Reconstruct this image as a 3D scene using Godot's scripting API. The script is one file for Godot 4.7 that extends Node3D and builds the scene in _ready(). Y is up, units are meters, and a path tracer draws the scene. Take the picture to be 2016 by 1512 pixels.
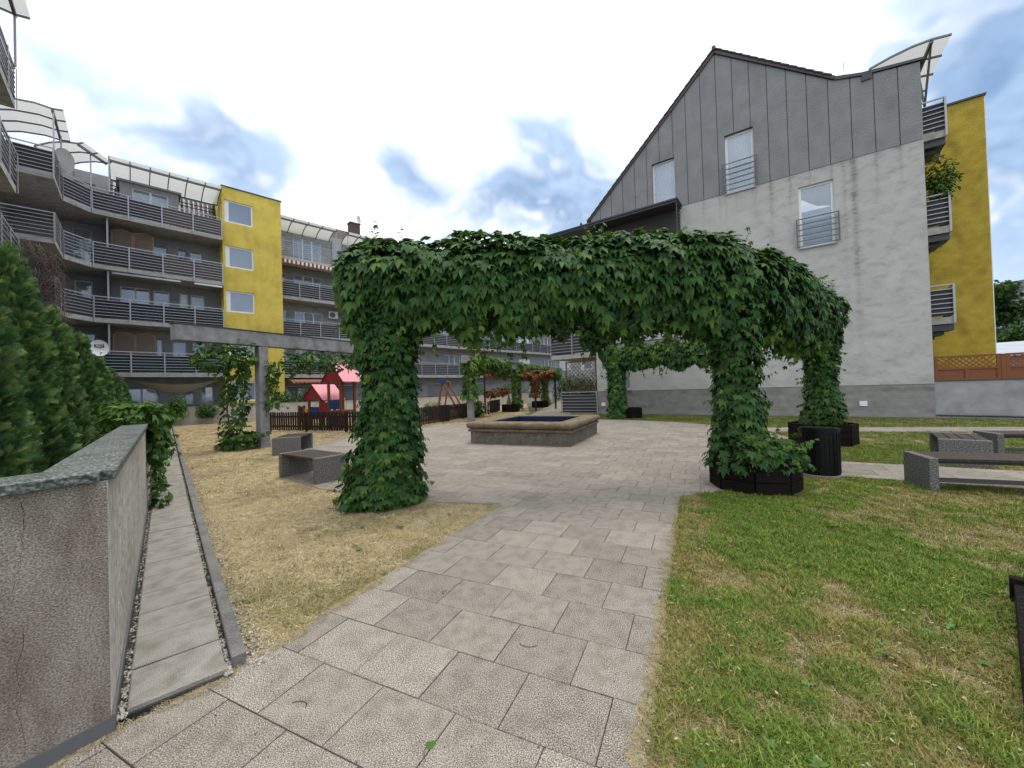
extends Node3D
# A housing-estate courtyard: an ivy-covered concrete pergola round a square stone basin, apartment houses with balconies.

const EYE := Vector3(0, 1.56, 0)
const UP := Vector3.UP
var rng := RandomNumberGenerator.new()
var M := {}
var taken := {}
var fine := FastNoiseLite.new()
var broad := FastNoiseLite.new()


# ------------------------------------------------------------------ mesh collecting
class MB:
	var v := PackedVector3Array()
	var n := PackedVector3Array()
	var uv := PackedVector2Array()
	var x := Transform3D()

	func pt(p: Vector3, nn: Vector3) -> void:
		v.append(x * p)
		n.append((x.basis * nn).normalized())
		var a := nn.abs()
		if a.z >= a.x and a.z >= a.y:
			uv.append(Vector2(p.x, -p.y))
		elif a.x >= a.y:
			uv.append(Vector2(p.z, -p.y))
		else:
			uv.append(Vector2(p.x, p.z))

	func tri(a: Vector3, b: Vector3, c: Vector3, want := Vector3.ZERO) -> void:
		var nn := (c - a).cross(b - a)
		if nn.length_squared() < 1e-16:
			return
		nn = nn.normalized()
		if want != Vector3.ZERO and nn.dot(want) < 0:
			nn = -nn
			var t := b
			b = c
			c = t
		pt(a, nn)
		pt(b, nn)
		pt(c, nn)

	func quad(a: Vector3, b: Vector3, c: Vector3, d: Vector3, want := Vector3.ZERO) -> void:
		tri(a, b, c, want)
		tri(a, c, d, want)

	func box(lo: Vector3, hi: Vector3) -> void:
		var p := []
		for i in 8:
			p.append(Vector3(hi.x if i & 1 else lo.x, hi.y if i & 2 else lo.y, hi.z if i & 4 else lo.z))
		quad(p[0], p[1], p[3], p[2], Vector3(0, 0, -1))
		quad(p[4], p[5], p[7], p[6], Vector3(0, 0, 1))
		quad(p[0], p[2], p[6], p[4], Vector3(-1, 0, 0))
		quad(p[1], p[3], p[7], p[5], Vector3(1, 0, 0))
		quad(p[0], p[1], p[5], p[4], Vector3(0, -1, 0))
		quad(p[2], p[3], p[7], p[6], Vector3(0, 1, 0))

	# a box whose twelve edges are chamfered
	func cbox(lo: Vector3, hi: Vector3, c := 0.01) -> void:
		var q := func(i: int, ax: int) -> Vector3:
			var r := Vector3(hi.x if i & 1 else lo.x, hi.y if i & 2 else lo.y, hi.z if i & 4 else lo.z)
			for k in 3:
				if k != ax:
					r[k] += -c if (i >> k) & 1 else c
			return r
		for ax in 3:
			for s in 2:
				var idx := []
				for i in 8:
					if ((i >> ax) & 1) == s:
						idx.append(i)
				var w := Vector3.ZERO
				w[ax] = 1.0 if s else -1.0
				quad(q.call(idx[0], ax), q.call(idx[1], ax), q.call(idx[3], ax), q.call(idx[2], ax), w)
		for ax in 3:
			var o1 := (ax + 1) % 3
			var o2 := (ax + 2) % 3
			for s1 in 2:
				for s2 in 2:
					var i0: int = (s1 << o1) | (s2 << o2)
					var i1: int = i0 | (1 << ax)
					var w := Vector3.ZERO
					w[o1] = 1.0 if s1 else -1.0
					w[o2] = 1.0 if s2 else -1.0
					quad(q.call(i0, o1), q.call(i1, o1), q.call(i1, o2), q.call(i0, o2), w)
		for i in 8:
			var w := Vector3(1 if i & 1 else -1, 1 if i & 2 else -1, 1 if i & 4 else -1)
			tri(q.call(i, 0), q.call(i, 1), q.call(i, 2), w)

	# a square bar from a to b
	func bar(a: Vector3, b: Vector3, w: float, h: float, up := Vector3.UP) -> void:
		var d := (b - a).normalized()
		if absf(d.dot(up)) > 0.95:
			up = Vector3(0, 0, 1)
		var s := d.cross(up).normalized() * w * 0.5
		var u := s.normalized().cross(d).normalized() * h * 0.5
		var p := [a - s - u, a + s - u, a + s + u, a - s + u, b - s - u, b + s - u, b + s + u, b - s + u]
		quad(p[0], p[1], p[2], p[3], -d)
		quad(p[4], p[5], p[6], p[7], d)
		quad(p[0], p[1], p[5], p[4], -u)
		quad(p[3], p[2], p[6], p[7], u)
		quad(p[0], p[3], p[7], p[4], -s)
		quad(p[1], p[2], p[6], p[5], s)

	# a round tube along points
	func tube(pts: Array, radii: Array, sides := 8, cap := true) -> void:
		var rings := []
		var up := Vector3(0.31, 0.9, 0.2)
		for i in pts.size():
			var d: Vector3 = (pts[mini(i + 1, pts.size() - 1)] - pts[maxi(i - 1, 0)]).normalized()
			if absf(d.dot(up)) > 0.98:
				up = Vector3(1, 0.1, 0)
			var s := d.cross(up).normalized()
			var t := s.cross(d)
			var r: float = radii[mini(i, radii.size() - 1)]
			var ring := []
			for k in sides:
				var a := TAU * k / sides
				ring.append([pts[i] + (s * cos(a) + t * sin(a)) * r, s * cos(a) + t * sin(a)])
			rings.append(ring)
		for i in pts.size() - 1:
			for k in sides:
				var a: Array = rings[i][k]
				var b: Array = rings[i][(k + 1) % sides]
				var c: Array = rings[i + 1][(k + 1) % sides]
				var e: Array = rings[i + 1][k]
				smooth(a, b, c)
				smooth(a, c, e)
		if cap:
			for i in [0, pts.size() - 1]:
				var w: Vector3 = (pts[0] - pts[1]) if i == 0 else (pts[i] - pts[i - 1])
				for k in range(1, sides - 1):
					tri(rings[i][0][0], rings[i][k][0], rings[i][k + 1][0], w)

	func smooth(a: Array, b: Array, c: Array) -> void:
		var nn: Vector3 = (c[0] - a[0]).cross(b[0] - a[0])
		var o := [a, b, c] if nn.dot(a[1] + b[1] + c[1]) >= 0 else [a, c, b]
		for e in o:
			pt(e[0], e[1])

	# a polygon in the xy plane pushed from z0 to z1
	func prism(poly: PackedVector2Array, z0: float, z1: float, sides_too := true) -> void:
		var t := Geometry2D.triangulate_polygon(poly)
		for i in range(0, t.size(), 3):
			for z in [z0, z1]:
				var w := Vector3(0, 0, 1 if (z == maxf(z0, z1)) else -1)
				tri(Vector3(poly[t[i]].x, poly[t[i]].y, z), Vector3(poly[t[i + 1]].x, poly[t[i + 1]].y, z), Vector3(poly[t[i + 2]].x, poly[t[i + 2]].y, z), w)
		if sides_too:
			var cw := Geometry2D.is_polygon_clockwise(poly)
			for i in poly.size():
				var a := poly[i]
				var b := poly[(i + 1) % poly.size()]
				var w2 := Vector2(b.y - a.y, a.x - b.x) * (-1.0 if cw else 1.0)
				quad(Vector3(a.x, a.y, z0), Vector3(b.x, b.y, z0), Vector3(b.x, b.y, z1), Vector3(a.x, a.y, z1), Vector3(w2.x, w2.y, 0))

	# a polygon on the ground (x, z) from height y0 up to y1
	func slab(poly: PackedVector2Array, y0: float, y1: float) -> void:
		var t := Geometry2D.triangulate_polygon(poly)
		for i in range(0, t.size(), 3):
			for y in [y0, y1]:
				var w := Vector3(0, 1 if (y == maxf(y0, y1)) else -1, 0)
				tri(Vector3(poly[t[i]].x, y, poly[t[i]].y), Vector3(poly[t[i + 1]].x, y, poly[t[i + 1]].y), Vector3(poly[t[i + 2]].x, y, poly[t[i + 2]].y), w)
		var cw := Geometry2D.is_polygon_clockwise(poly)
		for i in poly.size():
			var a := poly[i]
			var b := poly[(i + 1) % poly.size()]
			var w2 := Vector2(b.y - a.y, a.x - b.x) * (-1.0 if cw else 1.0)
			quad(Vector3(a.x, y0, a.y), Vector3(b.x, y0, b.y), Vector3(b.x, y1, b.y), Vector3(a.x, y1, a.y), Vector3(w2.x, 0, w2.y))

	# flat wall in the xy plane at z with rectangular holes [x0,y0,x1,y1] and reveals that run back by deep
	func wall(x0: float, y0: float, x1: float, y1: float, z: float, holes: Array, deep: float) -> void:
		var xs := [x0, x1]
		var ys := [y0, y1]
		for h in holes:
			xs.append_array([h[0], h[2]])
			ys.append_array([h[1], h[3]])
		xs.sort()
		ys.sort()
		for i in xs.size() - 1:
			for j in ys.size() - 1:
				if xs[i + 1] - xs[i] < 1e-4 or ys[j + 1] - ys[j] < 1e-4:
					continue
				var c := Vector2((xs[i] + xs[i + 1]) / 2, (ys[j] + ys[j + 1]) / 2)
				var open := false
				for h in holes:
					if c.x > h[0] and c.x < h[2] and c.y > h[1] and c.y < h[3]:
						open = true
				if not open:
					quad(Vector3(xs[i], ys[j], z), Vector3(xs[i + 1], ys[j], z), Vector3(xs[i + 1], ys[j + 1], z), Vector3(xs[i], ys[j + 1], z), Vector3(0, 0, 1))
		for h in holes:
			quad(Vector3(h[0], h[1], z), Vector3(h[0], h[3], z), Vector3(h[0], h[3], z - deep), Vector3(h[0], h[1], z - deep), Vector3(1, 0, 0))
			quad(Vector3(h[2], h[1], z), Vector3(h[2], h[3], z), Vector3(h[2], h[3], z - deep), Vector3(h[2], h[1], z - deep), Vector3(-1, 0, 0))
			quad(Vector3(h[0], h[3], z), Vector3(h[2], h[3], z), Vector3(h[2], h[3], z - deep), Vector3(h[0], h[3], z - deep), Vector3(0, -1, 0))
			quad(Vector3(h[0], h[1], z), Vector3(h[2], h[1], z), Vector3(h[2], h[1], z - deep), Vector3(h[0], h[1], z - deep), Vector3(0, 1, 0))

	func mesh() -> ArrayMesh:
		var a := []
		a.resize(Mesh.ARRAY_MAX)
		a[Mesh.ARRAY_VERTEX] = v
		a[Mesh.ARRAY_NORMAL] = n
		a[Mesh.ARRAY_TEX_UV] = uv
		var m := ArrayMesh.new()
		m.add_surface_from_arrays(Mesh.PRIMITIVE_TRIANGLES, a)
		return m


# ------------------------------------------------------------------ naming and placing
func numbered(called: String) -> String:
	var k: int = taken.get(called, 0)
	taken[called] = k + 1
	return called if k == 0 else "%s_%03d" % [called, k]

func tag(o: Node, label: String, category: String, group := "") -> Node:
	o.set_meta("label", label)
	o.set_meta("category", category)
	if group:
		o.set_meta("group", group)
	return o

func fr(o: Vector3, az: float) -> Transform3D:
	var a := deg_to_rad(az)
	var bx := Vector3(sin(a), 0, -cos(a))
	return Transform3D(Basis(bx, UP, Vector3(-bx.z, 0, bx.x)), o)

func thing(called: String, label: String, category: String, at := Transform3D(), group := "") -> Node3D:
	var o := Node3D.new()
	o.name = numbered(called)
	o.transform = at
	add_child(o)
	tag(o, label, category, group)
	return o

func put(called: String, mesh: Mesh, m: Material, parent: Node, at := Transform3D()) -> MeshInstance3D:
	var o := MeshInstance3D.new()
	o.mesh = mesh
	o.material_override = m
	o.transform = at
	o.name = numbered(called) if parent == self else called
	parent.add_child(o, true)
	return o

func part(called: String, b: MB, m: Material, parent: Node) -> MeshInstance3D:
	return put(called, b.mesh(), m, parent)

func struct(called: String, b: MB, m: Material) -> MeshInstance3D:
	var o := put(called, b.mesh(), m, self)
	o.set_meta("kind", "structure")
	return o

func many(called: String, mesh: Mesh, m: Material, parent: Node, xf: Array, cols: Array) -> MultiMeshInstance3D:
	var mm := MultiMesh.new()
	mm.transform_format = MultiMesh.TRANSFORM_3D
	mm.use_colors = cols.size() > 0
	mm.mesh = mesh
	mm.instance_count = xf.size()
	for i in xf.size():
		mm.set_instance_transform(i, xf[i])
		if cols.size() > 0:
			mm.set_instance_color(i, cols[i])
	var o := MultiMeshInstance3D.new()
	o.multimesh = mm
	o.material_override = m
	o.name = numbered(called) if parent == self else called
	o.set_meta("kind", "stuff")
	parent.add_child(o, true)
	return o


# ------------------------------------------------------------------ materials
func lin(r: float, g: float, b: float) -> Color:
	return Color(r, g, b).linear_to_srgb()

func noise_tex(freq: float, stops: Array, sd: int, size := 512, kind := FastNoiseLite.TYPE_SIMPLEX_SMOOTH, octaves := 5) -> NoiseTexture2D:
	var f := FastNoiseLite.new()
	f.seed = sd
	f.noise_type = kind
	f.frequency = freq
	f.fractal_octaves = octaves
	var t := NoiseTexture2D.new()
	t.width = size
	t.height = size
	t.seamless = true
	t.noise = f
	var gr := Gradient.new()
	var offs := PackedFloat32Array()
	var cs := PackedColorArray()
	for s in stops:
		offs.append(s[0])
		cs.append(s[1])
	gr.offsets = offs
	gr.colors = cs
	t.color_ramp = gr
	return t

func normal_tex(freq: float, strength: float, sd: int, size := 512, octaves := 4) -> NoiseTexture2D:
	var f := FastNoiseLite.new()
	f.seed = sd
	f.frequency = freq
	f.fractal_octaves = octaves
	var t := NoiseTexture2D.new()
	t.width = size
	t.height = size
	t.seamless = true
	t.as_normal_map = true
	t.bump_strength = strength
	t.noise = f
	return t

# stops: [[offset, colour], ...]; tile = metres one texture covers; opts: rough, metal, bump (freq, strength), coarse (tile, dark colour), world
func mat(key: String, freq: float, tile: float, stops: Array, opts := {}) -> StandardMaterial3D:
	var m := StandardMaterial3D.new()
	m.resource_name = key
	m.roughness = opts.get("rough", 0.85)
	m.metallic = opts.get("metal", 0.0)
	m.metallic_specular = opts.get("spec", 0.4)
	var sd: int = hash(key) % 9999
	m.albedo_texture = noise_tex(freq, stops, sd, opts.get("size", 512), opts.get("kind", FastNoiseLite.TYPE_SIMPLEX_SMOOTH), opts.get("oct", 5))
	m.uv1_triplanar = true
	m.uv1_world_triplanar = opts.get("world", true)
	m.uv1_scale = Vector3.ONE / tile * opts.get("stretch", Vector3.ONE)
	if opts.has("bump"):
		m.normal_enabled = true
		m.normal_texture = normal_tex(opts.bump[0], opts.bump[1], sd + 7, opts.get("size", 512))
		m.normal_scale = opts.bump[2] if opts.bump.size() > 2 else 1.0
	if opts.has("coarse"):
		m.detail_enabled = true
		m.detail_blend_mode = BaseMaterial3D.BLEND_MODE_MUL
		m.detail_albedo = noise_tex(opts.get("cfreq", 0.012), [[0.0, opts.coarse[1]], [0.3, opts.coarse[1].lerp(Color.WHITE, 0.55)], [0.62, Color.WHITE], [1.0, Color.WHITE]], sd + 31, 256)
		m.detail_uv_layer = BaseMaterial3D.DETAIL_UV_2
		m.uv2_triplanar = true
		m.uv2_world_triplanar = true
		m.uv2_scale = Vector3.ONE / opts.coarse[0] * opts.get("cstretch", Vector3.ONE)
	M[key] = m
	return m

func flat(key: String, c: Color, rough := 0.6, metal := 0.0, spec := 0.5) -> StandardMaterial3D:
	var m := StandardMaterial3D.new()
	m.resource_name = key
	m.albedo_color = c.linear_to_srgb()
	m.roughness = rough
	m.metallic = metal
	m.metallic_specular = spec
	M[key] = m
	return m

func leafy(key: String, c: Color, back := 0.5, rough := 0.45) -> StandardMaterial3D:
	var m := StandardMaterial3D.new()
	m.resource_name = key
	m.albedo_color = c.linear_to_srgb()
	m.vertex_color_use_as_albedo = true
	m.roughness = rough
	m.metallic_specular = 0.22
	m.backlight_enabled = true
	m.backlight = Color(back * 0.9, back, back * 0.35)
	m.cull_mode = BaseMaterial3D.CULL_DISABLED
	M[key] = m
	return m

func make_materials() -> void:
	var g := func(a: float, b := -1.0, c := -1.0) -> Color: return lin(a, a if b < 0 else b, a if c < 0 else c)
	# exposed-aggregate paving, four tones of the same slab
	for k in 4:
		var t: float = [1.15, 1.05, 1.24, 0.98][k]
		mat("slab%d" % k, 0.1, 0.8 + 0.11 * k, [[0.0, g.call(0.042 * t, 0.036 * t, 0.031 * t)], [0.3, g.call(0.135 * t, 0.119 * t, 0.102 * t)], [0.44, g.call(0.23 * t, 0.205 * t, 0.176 * t)], [0.56, g.call(0.315 * t, 0.283 * t, 0.244 * t)], [0.72, g.call(0.445 * t, 0.405 * t, 0.354 * t)], [1.0, g.call(0.68 * t, 0.635 * t, 0.57 * t)]], {"size": 1024, "oct": 4, "rough": 0.9, "bump": [0.12, 9.0], "coarse": [0.7 + 0.23 * k, g.call(0.72, 0.7, 0.68)], "cfreq": 0.02})
	mat("walk", 0.12, 0.75, [[0.0, g.call(0.12, 0.113, 0.1)], [0.4, g.call(0.28, 0.265, 0.237)], [0.6, g.call(0.38, 0.36, 0.325)], [1.0, g.call(0.62, 0.595, 0.55)]], {"size": 1024, "oct": 4, "rough": 0.92, "bump": [0.12, 8.0], "coarse": [1.1, g.call(0.66, 0.64, 0.6)], "cfreq": 0.02})
	mat("joint", 0.05, 0.5, [[0.0, g.call(0.015)], [1.0, g.call(0.06, 0.055, 0.045)]], {})
	mat("kerb", 0.06, 0.7, [[0.0, g.call(0.11)], [0.5, g.call(0.17, 0.165, 0.16)], [1.0, g.call(0.24, 0.235, 0.225)]], {"bump": [0.1, 3.0], "coarse": [1.3, g.call(0.6)]})
	mat("render_rough", 0.07, 0.6, [[0.0, g.call(0.075, 0.062, 0.049)], [0.34, g.call(0.2, 0.171, 0.14)], [0.5, g.call(0.355, 0.311, 0.26)], [0.66, g.call(0.485, 0.435, 0.373)], [1.0, g.call(0.71, 0.655, 0.58)]], {"size": 1024, "bump": [0.08, 20.0], "rough": 0.95, "coarse": [0.8, g.call(0.5, 0.44, 0.4)], "cstretch": Vector3(1.6, 0.5, 1.6)})
	mat("render_smooth", 0.02, 1.4, [[0.0, g.call(0.31, 0.285, 0.25)], [0.5, g.call(0.43, 0.405, 0.365)], [1.0, g.call(0.56, 0.535, 0.49)]], {"stretch": Vector3(1.5, 0.28, 1.5), "bump": [0.08, 3.0], "coarse": [1.9, g.call(0.6, 0.56, 0.5)], "cstretch": Vector3(1, 0.3, 1)})
	mat("granite", 0.07, 0.75, [[0.0, g.call(0.02, 0.023, 0.022)], [0.4, g.call(0.065, 0.075, 0.068)], [0.58, g.call(0.14, 0.155, 0.145)], [0.75, g.call(0.27, 0.285, 0.27)], [1.0, g.call(0.5)]], {"rough": 0.5, "spec": 0.25, "coarse": [0.8, g.call(0.5, 0.54, 0.5)], "size": 512})
	mat("concrete", 0.015, 1.6, [[0.0, g.call(0.19)], [0.5, g.call(0.27, 0.265, 0.265)], [1.0, g.call(0.34, 0.335, 0.33)]], {"bump": [0.12, 2.0], "coarse": [1.5, g.call(0.55, 0.53, 0.52)], "cstretch": Vector3(1, 0.35, 1)})
	mat("pebble", 0.09, 0.95, [[0.0, g.call(0.03)], [0.38, g.call(0.1, 0.098, 0.093)], [0.55, g.call(0.19, 0.186, 0.176)], [0.7, g.call(0.33, 0.325, 0.31)], [1.0, g.call(0.55)]], {"bump": [0.12, 9.0], "rough": 0.9})
	mat("bench_wood", 0.02, 0.5, [[0.0, g.call(0.02, 0.015, 0.012)], [0.5, g.call(0.045, 0.034, 0.028)], [1.0, g.call(0.09, 0.072, 0.062)]], {"stretch": Vector3(1, 1, 1), "rough": 0.5, "spec": 0.3, "bump": [0.05, 2.0]})
	mat("planter_wood", 0.03, 0.6, [[0.0, g.call(0.005, 0.004, 0.0035)], [0.6, g.call(0.013, 0.01, 0.009)], [1.0, g.call(0.03, 0.024, 0.02)]], {"rough": 0.8, "spec": 0.2, "stretch": Vector3(1, 3, 1), "bump": [0.05, 4.0]})
	mat("picket", 0.03, 0.5, [[0.0, g.call(0.012, 0.007, 0.006)], [1.0, g.call(0.04, 0.022, 0.019)]], {"rough": 0.6, "stretch": Vector3(3, 0.5, 3)})
	mat("sandstone", 0.012, 1.2, [[0.0, g.call(0.1, 0.076, 0.046)], [0.5, g.call(0.175, 0.138, 0.09)], [1.0, g.call(0.25, 0.206, 0.14)]], {"bump": [0.1, 3.0], "coarse": [0.9, g.call(0.55, 0.5, 0.42)], "rough": 0.85})
	mat("basin_base", 0.02, 1.0, [[0.0, g.call(0.1, 0.09, 0.072)], [0.5, g.call(0.165, 0.15, 0.122)], [1.0, g.call(0.235, 0.216, 0.18)]], {"bump": [0.1, 3.0], "coarse": [1.2, g.call(0.5, 0.48, 0.42)], "cstretch": Vector3(1, 0.4, 1)})
	flat("liner", Color(0.012, 0.02, 0.065), 0.3)
	flat("bin", Color(0.006, 0.006, 0.007), 0.4, 0.0, 0.3)
	mat("trellis_dark", 0.03, 0.6, [[0.0, g.call(0.06, 0.035, 0.02)], [1.0, g.call(0.13, 0.075, 0.04)]], {"rough": 0.7})
	# house walls
	mat("left_wall", 0.01, 3.0, [[0.0, g.call(0.31, 0.315, 0.32)], [1.0, g.call(0.41, 0.415, 0.42)]], {"bump": [0.2, 1.0], "coarse": [4.0, g.call(0.72)]})
	mat("yellow_wall", 0.01, 3.0, [[0.0, g.call(0.62, 0.475, 0.085)], [0.5, g.call(0.71, 0.55, 0.105)], [1.0, g.call(0.75, 0.59, 0.14)]], {"bump": [0.2, 1.0], "coarse": [3.1, g.call(0.66, 0.64, 0.6)], "cstretch": Vector3(1.4, 0.5, 1.4)})
	mat("yellow_old", 0.012, 2.6, [[0.0, g.call(0.38, 0.275, 0.035)], [0.5, g.call(0.47, 0.345, 0.048)], [1.0, g.call(0.53, 0.4, 0.075)]], {"bump": [0.1, 3.0], "coarse": [2.2, g.call(0.58, 0.56, 0.5)], "cstretch": Vector3(1, 0.55, 1)})
	mat("panel_grey", 0.008, 3.0, [[0.0, g.call(0.215, 0.215, 0.217)], [0.5, g.call(0.25, 0.25, 0.254)], [1.0, g.call(0.285, 0.285, 0.29)]], {"bump": [0.15, 1.5], "stretch": Vector3(1, 0.4, 1), "coarse": [3.3, g.call(0.8)]})
	mat("plinth", 0.012, 2.2, [[0.0, g.call(0.2, 0.195, 0.18)], [0.5, g.call(0.27, 0.265, 0.25)], [1.0, g.call(0.32, 0.315, 0.3)]], {"bump": [0.12, 2.0], "coarse": [2.4, g.call(0.62, 0.6, 0.55)], "cstretch": Vector3(0.6, 1.5, 0.6)})
	mat("terrace_wall", 0.012, 2.4, [[0.0, g.call(0.42, 0.38, 0.335)], [0.5, g.call(0.52, 0.475, 0.425)], [1.0, g.call(0.6, 0.56, 0.51)]], {"bump": [0.12, 2.0], "coarse": [2.0, g.call(0.68, 0.64, 0.58)], "cstretch": Vector3(1, 0.5, 1)})
	mat("terrace_grey", 0.012, 2.4, [[0.0, g.call(0.3)], [0.5, g.call(0.36, 0.36, 0.355)], [1.0, g.call(0.42)]], {"bump": [0.12, 2.0], "coarse": [2.0, g.call(0.7)], "cstretch": Vector3(1, 0.5, 1)})
	mat("slab_edge", 0.02, 2.0, [[0.0, g.call(0.34, 0.335, 0.32)], [1.0, g.call(0.48, 0.47, 0.45)]], {"coarse": [1.5, g.call(0.6)]})
	flat("rail", Color(0.4, 0.41, 0.43), 0.42, 0.3)
	flat("rail_dark", Color(0.13, 0.13, 0.14), 0.5, 0.2)
	mat("matting", 0.05, 0.8, [[0.0, g.call(0.03, 0.03, 0.034)], [0.5, g.call(0.06, 0.058, 0.064)], [1.0, g.call(0.12, 0.115, 0.12)]], {"stretch": Vector3(6, 0.5, 6), "rough": 0.9})
	mat("matting_brown", 0.05, 0.8, [[0.0, g.call(0.06, 0.048, 0.045)], [0.5, g.call(0.13, 0.105, 0.1)], [1.0, g.call(0.24, 0.2, 0.19)]], {"stretch": Vector3(6, 0.5, 6), "rough": 0.9})
	mat("matting_blue", 0.05, 0.9, [[0.0, g.call(0.016, 0.02, 0.026)], [1.0, g.call(0.05, 0.06, 0.07)]], {"rough": 0.8})
	mat("matting_green", 0.05, 0.9, [[0.0, g.call(0.012, 0.022, 0.026)], [1.0, g.call(0.03, 0.05, 0.055)]], {"rough": 0.8})
	flat("frame_white", Color(0.78, 0.79, 0.8), 0.35)
	flat("frame_grey", Color(0.45, 0.46, 0.47), 0.4)
	var gl := flat("glass", Color(0.4, 0.46, 0.52), 0.03, 0.22, 1.0)
	gl.transparency = BaseMaterial3D.TRANSPARENCY_ALPHA
	gl.albedo_color.a = 0.5
	var gc := flat("glass_clear", Color(0.5, 0.56, 0.63), 0.03, 0.25, 1.0)
	gc.transparency = BaseMaterial3D.TRANSPARENCY_ALPHA
	gc.albedo_color.a = 0.3
	mat("curtain", 0.02, 0.7, [[0.0, g.call(0.5, 0.53, 0.58)], [1.0, g.call(0.72, 0.745, 0.78)]], {"stretch": Vector3(4, 0.3, 4)})
	mat("blind", 0.02, 0.9, [[0.0, g.call(0.5, 0.6, 0.56)], [1.0, g.call(0.6, 0.7, 0.66)]], {"stretch": Vector3(0.3, 5, 0.3)})
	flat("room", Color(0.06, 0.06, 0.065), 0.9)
	var pc := flat("polycarbonate", Color(0.55, 0.56, 0.54), 0.4, 0.0, 0.4)
	pc.transparency = BaseMaterial3D.TRANSPARENCY_ALPHA
	pc.albedo_color.a = 0.92
	pc.backlight_enabled = true
	pc.backlight = Color(0.75, 0.75, 0.73)
	flat("canopy_steel", Color(0.16, 0.155, 0.16), 0.45, 0.4)
	mat("tile_dark", 0.03, 1.0, [[0.0, g.call(0.018, 0.018, 0.024)], [1.0, g.call(0.05, 0.05, 0.06)]], {"rough": 0.22})
	mat("tile_brown", 0.03, 1.0, [[0.0, g.call(0.07, 0.055, 0.055)], [1.0, g.call(0.14, 0.115, 0.11)]], {"rough": 0.6})
	flat("tin_dark", Color(0.06, 0.06, 0.065), 0.5, 0.3)
	mat("lattice_wood", 0.03, 0.6, [[0.0, g.call(0.27, 0.13, 0.065)], [1.0, g.call(0.42, 0.24, 0.13)]], {"rough": 0.6})
	mat("fence_wood", 0.03, 0.7, [[0.0, g.call(0.13, 0.042, 0.016)], [0.5, g.call(0.22, 0.075, 0.028)], [1.0, g.call(0.31, 0.115, 0.045)]], {"rough": 0.5, "stretch": Vector3(0.6, 3, 0.6)})
	mat("play_wood", 0.03, 0.7, [[0.0, g.call(0.14, 0.045, 0.018)], [1.0, g.call(0.27, 0.1, 0.042)]], {"rough": 0.55})
	flat("play_pink", Color(0.72, 0.26, 0.3), 0.5)
	flat("play_red", Color(0.24, 0.022, 0.03), 0.5)
	flat("play_blue", Color(0.015, 0.045, 0.17), 0.5)
	flat("play_yellow", Color(0.6, 0.36, 0.06), 0.5)
	flat("white_paint", Color(0.78, 0.78, 0.77), 0.5)
	flat("ink", Color(0.015, 0.015, 0.017), 0.6)
	mat("brick_brown", 0.03, 0.8, [[0.0, g.call(0.07, 0.05, 0.04)], [1.0, g.call(0.13, 0.1, 0.085)]], {})
	flat("sail", Color(0.72, 0.63, 0.48), 0.8)
	flat("awning_red", Color(0.3, 0.045, 0.035), 0.8)
	flat("awning_white", Color(0.75, 0.73, 0.7), 0.8)
	flat("awning_orange", Color(0.5, 0.2, 0.13), 0.8)
	mat("bark", 0.03, 0.5, [[0.0, g.call(0.03, 0.022, 0.016)], [1.0, g.call(0.11, 0.085, 0.065)]], {"stretch": Vector3(3, 0.6, 3), "bump": [0.06, 8.0]})
	flat("twig", Color(0.09, 0.055, 0.04), 0.9)
	flat("dry_stem", Color(0.17, 0.12, 0.1), 0.9)
	# ground
	mat("lawn_green", 0.05, 0.9, [[0.0, g.call(0.04, 0.035, 0.02)], [0.4, g.call(0.1, 0.092, 0.042)], [0.7, g.call(0.18, 0.16, 0.075)], [1.0, g.call(0.34, 0.29, 0.165)]], {"size": 1024, "bump": [0.06, 10.0], "rough": 1.0, "coarse": [3.7, g.call(0.5, 0.62, 0.4)]})
	mat("lawn_dry", 0.05, 0.9, [[0.0, g.call(0.13, 0.09, 0.052)], [0.4, g.call(0.32, 0.245, 0.14)], [0.7, g.call(0.46, 0.365, 0.215)], [1.0, g.call(0.62, 0.52, 0.34)]], {"size": 1024, "bump": [0.06, 10.0], "rough": 1.0, "coarse": [3.1, g.call(0.5, 0.45, 0.42)], "cfreq": 0.02})
	mat("soil", 0.06, 0.7, [[0.0, g.call(0.02, 0.016, 0.012)], [1.0, g.call(0.09, 0.07, 0.055)]], {"bump": [0.1, 8.0]})
	mat("far_grey", 0.01, 6.0, [[0.0, g.call(0.2, 0.2, 0.225)], [1.0, g.call(0.26, 0.26, 0.28)]], {})
	mat("far_roof", 0.01, 6.0, [[0.0, g.call(0.3, 0.32, 0.35)], [1.0, g.call(0.42, 0.44, 0.47)]], {"rough": 0.4})
	mat("far_pink", 0.01, 6.0, [[0.0, g.call(0.42, 0.26, 0.22)], [1.0, g.call(0.5, 0.33, 0.28)]], {})
	leafy("leaf", Color.WHITE, 0.75, 0.5)
	leafy("blade", Color.WHITE, 0.5, 0.7)
	leafy("needle", Color.WHITE, 0.5, 0.6)
	for k in 4:
		leafy("leaf%d" % k, [Color(0.036, 0.09, 0.026), Color(0.05, 0.115, 0.029), Color(0.072, 0.145, 0.034), Color(0.038, 0.096, 0.034)][k], 0.75, 0.5)


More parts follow.
